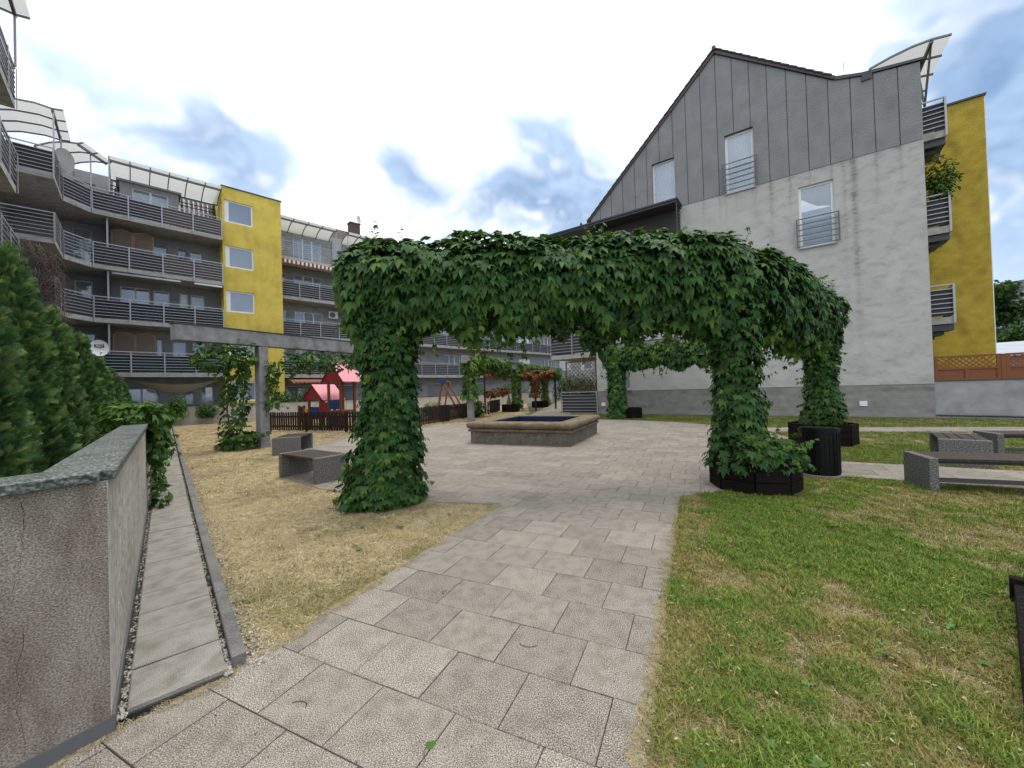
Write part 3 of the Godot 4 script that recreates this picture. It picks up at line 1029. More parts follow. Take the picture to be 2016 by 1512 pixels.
	tile_field(h, "roof_tiles", M.tile_dark, slope, 5.5, 3.7, 0.27, 0.3, [[0.45, 0.0, 3.3, 3.0]])
	b = MB.new()
	b.wall(-4.95, 12.55, -2.1, 15.5, -1.35, [[-4.38, 12.8, -2.62, 15.25]], 0.15)
	b.box(Vector3(-4.95, 12.55, -3.2), Vector3(-4.9, 15.5, -1.352))
	b.box(Vector3(-2.15, 12.55, -3.2), Vector3(-2.1, 15.5, -1.352))
	b.box(Vector3(-5.1, 15.502, -3.3), Vector3(-1.95, 15.62, -1.2))
	part("dormer", b, M.left_wall, h)
	window(h, [-4.38, 12.8, -2.62, 15.25], -1.45, 2, {"curtain": [[0.0, 0.8, M.curtain]]})
	b = MB.new()
	b.box(Vector3(-1.75, 13.0, -1.62), Vector3(-0.85, 14.3, -1.4))
	# back roof over all
	b = MB.new()
	b.quad(Vector3(-9.3, 15.75, -2.9), Vector3(0.1, 15.75, -2.9), Vector3(0.1, 17.0, -6.2), Vector3(-9.3, 17.0, -6.2), UP)
	b.quad(Vector3(-9.3, 17.0, -6.2), Vector3(0.1, 17.0, -6.2), Vector3(0.1, 12.4, -10.8), Vector3(-9.3, 12.4, -10.8), UP)
	part("roof", b, M.tile_dark, h)
	# canopies of bent translucent sheets over the top balconies
	var prof := [Vector2(-1.55, 15.55), Vector2(-0.9, 15.82), Vector2(-0.2, 15.93), Vector2(0.45, 15.9), Vector2(0.72, 15.97)]
	canopy(h, Transform3D(Basis(), Vector3(-5.35, 0, 0.0)), 5.4, 6, prof)
	var bend := Transform3D(Basis(Vector3(0.55, 0, -0.83).normalized(), UP, Vector3(0.83, 0, 0.55).normalized()), Vector3(-6.6, 0, 1.35))
	canopy(h, bend, 1.9, 2, [Vector2(-1.9, 15.6), Vector2(-1.2, 15.85), Vector2(-0.5, 15.95), Vector2(0.1, 15.9), Vector2(0.35, 15.97)])
	var swing := Transform3D(Basis(Vector3(0, 0, -1), UP, Vector3(1, 0, 0)), Vector3(-7.2, 0, 4.4))
	canopy(h, swing, 3.2, 3, [Vector2(-2.0, 15.5), Vector2(-1.3, 15.8), Vector2(-0.5, 15.95), Vector2(0.05, 15.92), Vector2(0.4, 16.0)])
	canopy(h, Transform3D(swing.basis, Vector3(-7.5, 0, 17.6)), 7.0, 6, [Vector2(-2.0, 15.5), Vector2(-1.3, 15.8), Vector2(-0.5, 15.95), Vector2(0.05, 15.92), Vector2(0.4, 16.0)])
	for q in [Vector2(-6.08, 0.6), Vector2(-7.1, 1.8), Vector2(-7.13, 4.3), Vector2(-5.35, 0.5), Vector2(-7.45, 10.7), Vector2(-7.45, 14.2)]:
		b = MB.new()
		b.bar(Vector3(q.x, 13.9, q.y), Vector3(q.x, 15.86, q.y), 0.06, 0.06)
		part("canopy_post", b, M.rail, h)
	# yellow tower
	b = MB.new()
	var tw := [[0.24, 7.58, 1.93, 9.08], [0.24, 10.72, 1.93, 12.24], [0.24, 13.9, 1.93, 15.45], [0.24, 1.3, 1.93, 2.7], [0.24, 4.4, 1.93, 5.9]]
	b.wall(0.102, -0.1, 3.75, 16.35, 0.02, tw, 0.2)
	b.x = Transform3D(Basis(Vector3(0, 0, 1), UP, Vector3(-1, 0, 0)), Vector3(0.102, 0, 0))
	var sw := []
	for o in tw:
		sw.append([-0.95, o[1], -0.12, o[3]])
	b.wall(-3.0, -0.1, 0.02, 16.35, 0.0, sw, 0.2)
	b.x = Transform3D()
	b.box(Vector3(3.55, -0.1, -4.0), Vector3(3.75, 16.35, -0.2))
	b.box(Vector3(0.302, 16.1, -4.0), Vector3(3.54, 16.3, -0.2))
	b.box(Vector3(0.3, -0.1, -4.0), Vector3(3.5, 16.0, -3.8))
	part("tower_wall", b, M.yellow_wall, h).set_meta("label", "bright yellow rendered window tower")
	for o in tw:
		window(h, [o[0] + 0.16, o[1], o[2], o[3]], -0.08, 1, {"fw": 0.1, "curtain": [[0.0 if o[1] > 9 else 0.5, 1.0, M.curtain]]})
	for o in sw:
		window(h, o, -0.08, 1, {"fw": 0.1, "at": Transform3D(Basis(Vector3(0, 0, 1), UP, Vector3(-1, 0, 0)), Vector3(0.102, 0, 0))})
	for o in tw:
		b = MB.new()
		b.box(Vector3(0.104, o[1], -0.11), Vector3(0.398, o[3], -0.045))
		part("corner_post", b, M.frame_white, h)
	b = MB.new()
	b.box(Vector3(0.06, 16.352, -4.05), Vector3(3.8, 16.42, 0.07))
	part("tower_coping", b, M.tin_dark, h)
	# right wing beyond the tower
	var zw := -2.9
	var ho := []
	for f in 4:
		var t: float = tops[f]
		for x in [5.35, 12.1, 15.0, 20.2, 23.6, 28.4, 32.0, 36.5]:
			ho.append([x, t - 0.85 if f == 3 else t - 1.2, x + 2.25, t + 1.05])
		ho.append([4.05, t - 0.2, 4.75, t + 1.05])
	for x in [4.6, 8.4, 13.0, 18.0, 24.0, 30.0]:
		ho.append([x, 0.2, x + 1.9, 2.4])
	b = MB.new()
	b.wall(3.75, -0.1, 40.0, 15.75, zw, ho, 0.2)
	b.box(Vector3(3.76, -0.1, zw - 9.0), Vector3(40.0, 15.6, zw - 8.8))
	b.box(Vector3(3.76, 15.5, zw - 8.8), Vector3(40.0, 15.7, zw - 0.25))
	part("far_wing_wall", b, M.left_wall, h)
	for o in ho:
		window(h, o, zw - 0.12, 3 if o[2] - o[0] > 2.0 else 1, {"curtain": [[0.3, 1.0, M.curtain], 0, [0.0, 1.0, M.curtain]] if rng.randf() < 0.5 else []})
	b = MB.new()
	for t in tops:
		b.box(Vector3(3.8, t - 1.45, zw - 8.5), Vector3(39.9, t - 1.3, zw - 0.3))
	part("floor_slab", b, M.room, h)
	for f in 4:
		var pts := [Vector2(3.78, -1.25), Vector2(8.35, -1.25), Vector2(18.0, -1.3), Vector2(29.0, -1.9), Vector2(40.0, -2.2)]
		var sc := [null if f == 3 else M.matting, M.matting, M.matting, M.matting]
		balcony(h, pts, [Vector2(40.0, zw), Vector2(3.78, zw)], tops[f], sc)
	var prof2 := [Vector2(-3.0, 15.2), Vector2(-2.4, 15.55), Vector2(-1.8, 15.7), Vector2(-1.2, 15.68), Vector2(-0.95, 15.76)]
	canopy(h, Transform3D(Basis(), Vector3(3.85, 0, 0)), 4.4, 4, prof2)
	canopy(h, Transform3D(Basis(), Vector3(9.3, 0, 0)), 7.4, 7, prof2)
	for x in [8.3, 9.3, 12.5, 16.6]:
		b = MB.new()
		b.bar(Vector3(x, 13.9, -1.25), Vector3(x, 15.62, -1.25), 0.06, 0.06)
		part("canopy_post", b, M.rail, h)
	var sl2 := Transform3D(Basis(Vector3(1, 0, 0), Vector3(0, 0.62, -0.78).normalized(), Vector3(0, 0.78, 0.62).normalized()), Vector3(3.76, 15.72, -2.95))
	b = MB.new()
	b.x = sl2
	b.box(Vector3(0, 0, -0.2), Vector3(36.2, 3.0, 0.0))
	part("roof", b, M.tile_dark, h)
	tile_field(h, "roof_tiles", M.tile_brown, sl2, 20.0, 3.0, 0.3, 0.33)
	for c in [[10.9, 18.35], [16.8, 18.1], [24.5, 18.2]]:
		b = MB.new()
		b.box(Vector3(c[0], 16.0, -5.2), Vector3(c[0] + 0.95, c[1] - 0.1, -4.5))
		b.box(Vector3(c[0] - 0.06, c[1] - 0.1, -5.26), Vector3(c[0] + 1.01, c[1], -4.44))
		part("chimney", b, M.brick_brown, h)
	b = MB.new()
	b.wall(8.45, 13.0, 9.25, 15.4, -2.6, [], 0)
	b.box(Vector3(8.45, 12.8, -2.88), Vector3(9.25, 15.4, -2.61))
	part("metal_cladding", b, M.rail, h)
	# trellis screens on two storeys
	for f in [0, 2]:
		for k in 2:
			lattice(h, "trellis", Transform3D(Basis(), Vector3(-5.32 + 0.96 * k, tops[f] - 1.2, -0.25)), 0.93, 2.3, 0.18, 0.17, M.lattice_wood)
	# blinds rolled up under the balconies and light awning boxes
	for q in [[-5.3, -2.2, 9.28, 0.3], [-1.5, 0.0, 9.28, 0.3]]:
		b = MB.new()
		b.box(Vector3(q[0], q[2] - 0.14, q[3] - 0.08), Vector3(q[1], q[2] - 0.04, q[3] + 0.06))
		part("awning_box", b, M.frame_white, h)
	# striped valance on the right wing
	for k in 15:
		b = MB.new()
		var x := 3.95 + k * 0.31
		var z0 := -0.75
		b.box(Vector3(x, 12.08, z0), Vector3(x + 0.155, 12.3 - 0.0, z0 + 0.012))
		b.box(Vector3(x + 0.02, 12.02, z0), Vector3(x + 0.135, 12.08, z0 + 0.012))
		part("valance_strip", b, M.awning_red, h)
		b = MB.new()
		b.box(Vector3(x + 0.155, 12.08, z0), Vector3(x + 0.31, 12.3, z0 + 0.012))
		b.box(Vector3(x + 0.175, 12.02, z0), Vector3(x + 0.29, 12.08, z0 + 0.012))
		part("valance_strip", b, M.awning_white, h)
	b = MB.new()
	b.quad(Vector3(3.9, 12.31, -0.74), Vector3(8.6, 12.31, -0.74), Vector3(8.6, 12.42, -2.8), Vector3(3.9, 12.42, -2.8), UP)
	part("awning", b, M.awning_white, h)
	b = MB.new()
	b.quad(Vector3(4.3, 2.75, -0.2), Vector3(9.5, 2.75, -0.2), Vector3(9.5, 2.98, -2.8), Vector3(4.3, 2.98, -2.8), UP)
	for k in 17:
		var x := 4.3 + k * 0.306
		b.tri(Vector3(x, 2.75, -0.2), Vector3(x + 0.306, 2.75, -0.2), Vector3(x + 0.153, 2.48, -0.19), Vector3(0, 0, 1))
		b.quad(Vector3(x, 2.75, -0.2), Vector3(x + 0.306, 2.75, -0.2), Vector3(x + 0.306, 2.6, -0.195), Vector3(x, 2.6, -0.195), Vector3(0, 0, 1))
	part("awning", b, M.awning_orange, h)
	b = MB.new()
	b.cbox(Vector3(8.0, 8.3, -2.88), Vector3(8.8, 8.95, -2.55), 0.03)
	var ac := part("air_conditioner", b, M.frame_white, h)
	b = MB.new()
	b.tube([Vector3(8.3, 8.62, -2.56), Vector3(8.3, 8.62, -2.53)], [0.24], 20)
	part("fan_grille", b, M.rail_dark, ac)
	# dishes, sail
	dish("large grey dish fixed to the top balcony corner", T * Transform3D(Basis.from_euler(Vector3(0.25, -0.75, 0)), Vector3(-6.85, 13.95, 3.25)), 0.52, false)
	dish("white dish with black logo plate on the lowest railed balcony", T * Transform3D(Basis.from_euler(Vector3(-0.05, 0.25, 0)), Vector3(-5.85, 4.62, 1.0)), 0.4, true)
	dish("small pale dish on a mast beside the roof chimney", T * Transform3D(Basis.from_euler(Vector3(0.1, 0.6, 0)), Vector3(11.75, 18.75, -4.6)), 0.36, false)
	b = MB.new()
	var n := 14
	for i in n:
		for j in 4:
			var q := func(u: float, w: float) -> Vector3: return T * Vector3(lerpf(-4.5, -0.3, u), 2.8 - 0.3 * sin(PI * u) * (1.0 + 0.6 * w) - 0.32 * w * sin(PI * u), lerpf(0.5, -0.6, w))
			b.quad(q.call(float(i) / n, j / 4.0), q.call(float(i + 1) / n, j / 4.0), q.call(float(i + 1) / n, (j + 1) / 4.0), q.call(float(i) / n, (j + 1) / 4.0), UP)
	tag(put("shade_sail", b.mesh(), M.sail, self), "beige shade sail sagging under the lowest balcony", "shade sail")


func gable_plaster() -> StandardMaterial3D:
	# pale render with the run-off stains that the photograph shows under the panel joints and windows
	var w := 800
	var h := 720
	var n1 := FastNoiseLite.new()
	n1.seed = 21
	n1.frequency = 0.9
	n1.fractal_octaves = 5
	var n2 := FastNoiseLite.new()
	n2.seed = 22
	n2.frequency = 4.0
	n2.fractal_octaves = 3
	# x, width, strength, how far down it runs
	var runs := [[11.31, 0.10, 0.5, 9.5], [11.99, 0.07, 0.34, 2.3], [12.68, 0.07, 0.32, 2.0], [10.62, 0.06, 0.28, 2.2], [9.89, 0.06, 0.28, 2.0], [9.21, 0.06, 0.3, 2.2], [8.52, 0.08, 0.34, 3.0], [7.85, 0.06, 0.22, 1.8], [7.18, 0.05, 0.18, 1.5], [6.5, 0.06, 0.2, 2.0], [5.8, 0.05, 0.2, 1.8], [6.75, 0.05, 0.2, 2.6], [7.95, 0.05, 0.2, 2.6], [11.0, 0.06, 0.22, 6.0]]
	var im := Image.create_empty(w, h, false, Image.FORMAT_RGB8)
	for j in h:
		var y := 12.0 * (1.0 - (j + 0.5) / h)
		for i in w:
			var x := 13.3 * (i + 0.5) / w
			var a := n1.get_noise_2d(x * 0.7, y * 1.5)
			var e := n2.get_noise_2d(x * 0.8, y * 1.6)
			var v := 0.455 + 0.055 * a + 0.03 * e
			var dirt := clampf(0.5 * n1.get_noise_2d(x * 1.5 + 40.0, y * 2.6) + 0.35 * e + 0.06, 0.0, 1.0) * (0.75 if x > 8.0 else 0.42)
			for r in runs:
				var wob: float = 0.035 * n2.get_noise_2d(r[0] * 9.0, y * 0.35)
				var dx: float = absf(x - r[0] - wob) / r[1]
				if dx < 2.5:
					var down: float = (10.45 - y) / r[3]
					if down > 0.0 and down < 1.0:
						dirt += 1.35 * r[2] * exp(-dx * dx) * (1.0 - down) * (0.75 + 0.6 * e)
			# grimy band just under the panels, patchy
			dirt += clampf(0.5 + 1.4 * a, 0.0, 1.0) * 0.2 * exp(-absf(10.35 - y) * 2.2)
			dirt = clampf(dirt, 0.0, 0.75)
			var c := Color(v * 1.06, v * 1.045, v * 0.99).lerp(Color(0.16, 0.155, 0.13), dirt)
			im.set_pixel(i, j, c.linear_to_srgb())
	var m := StandardMaterial3D.new()
	m.resource_name = "gable_plaster"
	m.albedo_texture = ImageTexture.create_from_image(im)
	m.uv1_scale = Vector3(1.0 / 13.3, 1.0 / 12.0, 1)
	m.roughness = 0.92
	m.metallic_specular = 0.3
	M["gable_plaster"] = m
	return m

func juliet(parent: Node, x0: float, x1: float, y0: float, y1: float, z: float) -> void:
	var b := MB.new()
	for x in [x0, x1]:
		b.bar(Vector3(x, y0, z), Vector3(x, y1, z), 0.05, 0.05)
	for y in [y0 + 0.1, y1 - 0.1]:
		for x in [x0, x1]:
			b.bar(Vector3(x, y, 0.0), Vector3(x, y, z), 0.03, 0.03)
	var o := part("window_railing", b, M.rail_dark, parent)
	for k in 6:
		b = MB.new()
		var y := lerpf(y0 + 0.02, y1 - 0.02, k / 5.0)
		b.bar(Vector3(x0, y, z), Vector3(x1, y, z), 0.035, 0.035)
		part("bar", b, M.rail_dark, o)

func gable_house() -> void:
	var T := fr(Vector3(4.85, 0, -22.25), 125.5)
	var h := thing("gable_house", "pale rendered gable house with grey panelled upper wall and three tall windows", "building", T)
	var b := MB.new()
	var low := [[9.49, 7.2, 10.66, 9.84], [1.2, 1.35, 1.9, 3.1], [5.6, 1.6, 6.6, 3.0], [10.2, 1.3, 11.0, 2.6]]
	b.wall(0.0, 1.28, 13.3, 10.45, 0.0, [low[0], low[1]], 0.22)
	part("wall", b, gable_plaster(), h)
	b = MB.new()
	b.quad(Vector3(0, -0.1, -0.02), Vector3(13.3, -0.1, -0.02), Vector3(13.3, 1.28, -0.02), Vector3(0, 1.28, -0.02), Vector3(0, 0, 1))
	part("plinth", b, M.plinth, h)
	b = MB.new()
	b.quad(Vector3(0, -0.1, -0.02), Vector3(0, 10.45, 0), Vector3(0, 10.45, -14), Vector3(0, -0.1, -14), Vector3(-1, 0, 0))
	b.quad(Vector3(13.3, -0.1, -0.02), Vector3(13.3, 10.45, 0), Vector3(13.3, 10.45, -14), Vector3(13.3, -0.1, -14), Vector3(1, 0, 0))
	b.quad(Vector3(0, -0.1, -14), Vector3(13.3, -0.1, -14), Vector3(13.3, 13.4, -14), Vector3(0, 13.4, -14), Vector3(0, 0, -1))
	b.quad(Vector3(13.3, 10.45, -0.03), Vector3(13.3, 13.3, -0.03), Vector3(13.3, 13.3, -14), Vector3(13.3, 10.45, -14), Vector3(1, 0, 0))
	part("side_wall", b, M.plinth, h)
	# dark backing of the panel joints, with the two windows left open
	var outline := PackedVector2Array([Vector2(0.0, 10.45), Vector2(13.3, 10.45), Vector2(13.3, 13.36), Vector2(11.65, 13.6), Vector2(10.76, 13.88), Vector2(6.5, 17.22), Vector2(-0.05, 11.08)])
	var wins := [[3.43, 10.86, 4.53, 13.03], [6.78, 10.42, 7.93, 13.17]]
	var shape := [outline]
	for q in wins:
		# cut in two halves so that no polygon keeps a hole
		var nxt := []
		for p in shape:
			for half in [[-1.0, (q[0] + q[2]) / 2], [(q[0] + q[2]) / 2, 14.0]]:
				for piece in Geometry2D.intersect_polygons(p, PackedVector2Array([Vector2(half[0], 10), Vector2(half[1], 10), Vector2(half[1], 18), Vector2(half[0], 18)])):
					for rest in Geometry2D.clip_polygons(piece, PackedVector2Array([Vector2(q[0], q[1]), Vector2(q[2], q[1]), Vector2(q[2], q[3]), Vector2(q[0], q[3])])):
						nxt.append(rest)
		shape = nxt
	b = MB.new()
	for p in shape:
		b.prism(p, -0.25, -0.012)
	part("panel_backing", b, M.tin_dark, h)
	var xs := [-0.06, 0.54, 1.19, 1.85, 2.52, 3.17, 3.83, 4.5, 5.13, 5.82, 6.5, 7.18, 7.85, 8.51, 9.21, 9.9, 10.6, 11.3, 11.99, 12.68, 13.31]
	for i in xs.size() - 1:
		var strip := PackedVector2Array([Vector2(xs[i] + 0.014, 10.452), Vector2(xs[i + 1] - 0.014, 10.452), Vector2(xs[i + 1] - 0.014, 18), Vector2(xs[i] + 0.014, 18)])
		for p in Geometry2D.intersect_polygons(strip, outline):
			var pieces := [p]
			for q in wins:
				var nxt := []
				for s in pieces:
					nxt.append_array(Geometry2D.clip_polygons(s, PackedVector2Array([Vector2(q[0], q[1]), Vector2(q[2], q[1]), Vector2(q[2], q[3]), Vector2(q[0], q[3])])))
				pieces = nxt
			for s in pieces:
				b = MB.new()
				b.prism(s, -0.01, 0.022)
				part("panel", b, M.panel_grey, h)
	window(h, wins[0], -0.15, 1, {"fw": 0.07, "glass": M.glass_clear, "curtain": [[0.0, 1.0, M.curtain]]})
	window(h, wins[1], -0.15, 1, {"fw": 0.1, "glass": M.glass_clear, "curtain": [[0.0, 0.95, M.curtain]]})
	window(h, low[0], -0.12, 1, {"fw": 0.09, "glass": M.glass_clear, "curtain": [[0.0, 0.62, M.blind]]})
	window(h, low[1], -0.12, 1, {"frame": M.frame_grey})
	for q in [[wins[1], 0.02], [low[0], 0.02], [low[1], 0.02]]:
		b = MB.new()
		b.box(Vector3(q[0][0] - 0.04, q[0][1] - 0.05, -0.1), Vector3(q[0][2] + 0.04, q[0][1] - 0.005, 0.07))
		part("sill", b, M.rail, h)
	juliet(h, 6.66, 8.04, 10.5, 11.77, 0.14)
	juliet(h, 9.39, 10.78, 7.22, 8.43, 0.14)
	# roof
	b = MB.new()
	b.prism(PackedVector2Array([Vector2(-0.16, 10.98), Vector2(6.5, 17.24), Vector2(6.5, 17.4), Vector2(-0.3, 11.0)]), -14.2, 0.1)
	part("roof_slope", b, M.tile_brown, h)
	b = MB.new()
	b.prism(PackedVector2Array([Vector2(6.502, 17.24), Vector2(10.78, 13.9), Vector2(10.86, 13.99), Vector2(6.502, 17.4)]), -14.2, 0.1)
	part("roof_slope", b, M.tile_brown, h)
	b = MB.new()
	b.prism(PackedVector2Array([Vector2(10.8, 13.86), Vector2(11.65, 13.62), Vector2(13.4, 13.38), Vector2(13.4, 13.47), Vector2(11.65, 13.74), Vector2(10.86, 13.985)]), -14.2, 0.08)
	part("flat_roof", b, M.tin_dark, h)
	for s in [[Vector2(-0.25, 11.0), Vector2(6.45, 17.4), 26], [Vector2(10.75, 14.02), Vector2(6.55, 17.4), 15]]:
		for k in s[2]:
			var a: Vector2 = s[0].lerp(s[1], float(k) / s[2])
			var c: Vector2 = s[0].lerp(s[1], (k + 1.12) / s[2])
			b = MB.new()
			b.bar(Vector3(a.x, a.y + 0.05, 0.03), Vector3(c.x, c.y + 0.01, 0.03), 0.24, 0.045)
			part("verge_tile", b, M.tile_brown, h)
	b = MB.new()
	b.tube([Vector3(6.5, 17.44, 0.2), Vector3(6.5, 17.44, -14)], [0.1], 8)
	part("ridge_tile", b, M.tile_brown, h)
	b = MB.new()
	b.box(Vector3(11.66, 13.38, -0.2), Vector3(11.96, 13.62, 0.08))
	part("gutter_outlet", b, M.tin_dark, h)
	for x in [10.25, 11.15]:
		b = MB.new()
		b.tube([Vector3(x, 13.6 + (11.3 - x) * 0.5, -0.1), Vector3(x, 14.5, -0.1)], [0.012], 5)
		part("lightning_rod", b, M.rail_dark, h)
	# bent canopy along the right eaves, running back
	var back := Transform3D(Basis(Vector3(0, 0, -1), UP, Vector3(1, 0, 0)), Vector3(0, 0, 0.05))
	canopy(h, back, 9.0, 8, [Vector2(11.9, 13.78), Vector2(12.5, 13.93), Vector2(13.1, 14.02), Vector2(13.62, 14.02), Vector2(14.12, 13.93)])
	b = MB.new()
	b.bar(Vector3(13.62, 12.2, -1.2), Vector3(13.66, 13.95, -0.3), 0.06, 0.06)
	b.bar(Vector3(13.62, 12.2, -1.2), Vector3(13.66, 13.95, -2.0), 0.06, 0.06)
	part("canopy_post", b, M.rail_dark, h)
	# balconies on the right flank
	for t in [12.25, 8.55, 5.05]:
		balcony(h, [Vector2(13.32, -1.0), Vector2(14.12, -1.0), Vector2(14.4, -3.4)], [Vector2(13.32, -3.4)], t, [M.matting, M.matting], {"span": 0.6})
		for k in 3:
			b = MB.new()
			b.box(Vector3(13.32, t - 1.75 - 0.14 * k, -1.9 - 0.35 * k), Vector3(14.12 - 0.2 * k, t - 1.52 - 0.14 * k, -1.1 - 0.3 * k))
			part("bracket", b, M.tin_dark, h)
	# balcony and canopy at the left corner
	balcony(h, [Vector2(-2.9, -3.0), Vector2(-2.9, 0.05), Vector2(-0.05, 0.05)], [Vector2(-0.05, -3.0)], 4.75, [M.matting, M.matting])
	balcony(h, [Vector2(-2.9, -3.0), Vector2(-2.9, 0.05), Vector2(-0.05, 0.05)], [Vector2(-0.05, -3.0)], 8.2, [M.matting, M.matting])
	b = MB.new()
	b.box(Vector3(-2.9, 10.32, -3.0), Vector3(4.78, 10.42, 1.0))
	b.box(Vector3(-2.95, 10.422, -3.0), Vector3(4.83, 10.5, 1.05))
	part("loggia_roof", b, M.tin_dark, h)
	b = MB.new()
	b.box(Vector3(-2.85, 6.9, 0.88), Vector3(4.74, 8.1, 0.92))
	b.box(Vector3(-2.85, 6.7, 0.1), Vector3(4.74, 6.88, 0.95))
	part("loggia_parapet", b, M.matting, h)
	for k in 12:
		b = MB.new()
		b.bar(Vector3(4.76, 8.1 + k * 0.18, 0.06), Vector3(4.76, 8.3 + k * 0.18, 0.9), 0.015, 0.02)
		part("side_slat", b, M.tin_dark, h)
	b = MB.new()
	b.box(Vector3(-0.02, 8.0, 0.026), Vector3(4.7, 10.31, 0.045))
	part("loggia_shade_panel", b, M.matting, h)  # dark sheet added over the wall, stands in for shade under the loggia roof
	b = MB.new()
	b.bar(Vector3(4.76, 6.9, 0.93), Vector3(4.76, 10.3, 0.93), 0.05, 0.05)
	part("loggia_post", b, M.tin_dark, h)
	# ground-floor seat with trellis
	lattice(h, "trellis", Transform3D(Basis(), Vector3(-2.0, 1.32, -0.05)), 1.95, 1.75, 0.0, 0.25, M.trellis_dark, 0.024, 0.06)
	balcony(h, [Vector2(-2.35, -2.5), Vector2(-2.3, 0.0), Vector2(-0.03, 0.0)], [Vector2(-0.03, -2.5)], 1.26, [M.matting, M.matting])
	for x in [0.33, 11.3]:
		b = MB.new()
		b.cbox(Vector3(x - 0.12, 0.44, -0.02), Vector3(x + 0.12, 0.64, 0.02), 0.01)
		part("meter_cover", b, M.white_paint, h)
	b = MB.new()
	b.box(Vector3(0.0, -0.03, 0.0), Vector3(22.0, 0.03, 0.22))
	b.x = T
	var ed := MB.new()
	ed.x = T
	ed.box(Vector3(-0.2, -0.05, 0.0), Vector3(22.0, 0.03, 0.25))
	struct("drip_kerb", ed, M.kerb)

	# yellow end wall behind it
	var y := thing("yellow_house", "weathered mustard yellow house end behind the grey gable", "building", T)
	b = MB.new()
	b.box(Vector3(13.32, -0.1, -12.0), Vector3(16.08, 13.5, -4.5))
	part("wall", b, M.yellow_old, y)
	b = MB.new()
	b.box(Vector3(13.32, 13.502, -12.0), Vector3(16.14, 13.58, -4.43))
	part("coping", b, M.tin_dark, y)
	b = MB.new()
	b.box(Vector3(16.082, -0.1, -12.0), Vector3(16.12, 13.5, -4.55))
	part("corner_trim", b, M.frame_white, y)

	# terrace wall with timber fence at the right
	var w := thing("terrace_wall", "grey rendered terrace wall right of the gable house", "wall", T)
	b = MB.new()
	b.box(Vector3(13.302, -0.1, -0.35), Vector3(22.0, 1.36, -0.1))
	part("wall", b, M.terrace_grey, w)
	b = MB.new()
	b.box(Vector3(13.302, 1.362, -0.38), Vector3(22.0, 1.395, -0.06))
	part("coping", b, M.tin_dark, w)
	b = MB.new()
	b.tube([Vector3(13.3, 0.12, -0.06), Vector3(15.0, 0.1, -0.06), Vector3(16.0, 0.05, -0.05), Vector3(21.0, 0.05, -0.05)], [0.035], 6)
	part("pipe", b, M.rail_dark, w)
	for k in 3:
		var x0 := 13.36 + 1.74 * k
		var f := thing("timber_fence", ["red-brown timber fence with lattice next to the gable wall", "red-brown timber fence with lattice at the right edge of the photo", "red-brown timber fence with lattice beyond the right edge"][k], "fence", T * Transform3D(Basis(), Vector3(x0, 1.4, -0.22)), "timber fence panels on the terrace wall")
		b = MB.new()
		for q in [[0.0, 0.0, 0.09, 0.88], [1.53, 0.0, 1.62, 0.88]]:
			b.box(Vector3(q[0], q[1], -0.03), Vector3(q[2], q[3], 0.03))
		b.box(Vector3(0.09, 0.82, -0.028), Vector3(1.53, 0.88, 0.028))
		b.box(Vector3(0.09, 0.37, -0.028), Vector3(1.53, 0.44, 0.028))
		b.box(Vector3(0.09, 0.0, -0.028), Vector3(1.53, 0.05, 0.028))
		b.box(Vector3(0.76, 0.05, -0.027), Vector3(0.86, 0.37, 0.027))
		part("frame", b, M.fence_wood, f)
		for q in [[0.09, 0.76], [0.86, 1.53]]:
			b = MB.new()
			b.box(Vector3(q[0], 0.05, -0.012), Vector3(q[1], 0.37, 0.0))
			part("board", b, M.fence_wood, f)
		for i in 9:
			for s in [1.0, -1.0]:
				var c := 0.09 + 0.16 * i + (0.0 if s > 0 else 0.16)
				var p0 := Vector3(c, 0.44, 0.006 * s)
				var p1 := Vector3(c + s * 0.38, 0.82, 0.006 * s)
				if p1.x > 1.53:
					p1 = p0.lerp(p1, (1.53 - p0.x) / (p1.x - p0.x))
				if p1.x < 0.09:
					p1 = p0.lerp(p1, (0.09 - p0.x) / (p1.x - p0.x))
				if p0.distance_to(p1) < 0.05:
					continue
				b = MB.new()
				b.bar(p0, p1, 0.01, 0.035, Vector3(0, 0, 1).cross(p1 - p0))
				part("slat", b, M.fence_wood, f)
		b = MB.new()
		b.box(Vector3(1.625, -0.005, -0.04), Vector3(1.735, 0.84, 0.04))
		b.box(Vector3(1.615, 0.84, -0.05), Vector3(1.745, 0.87, 0.05))
		part("post", b, M.fence_wood, f)


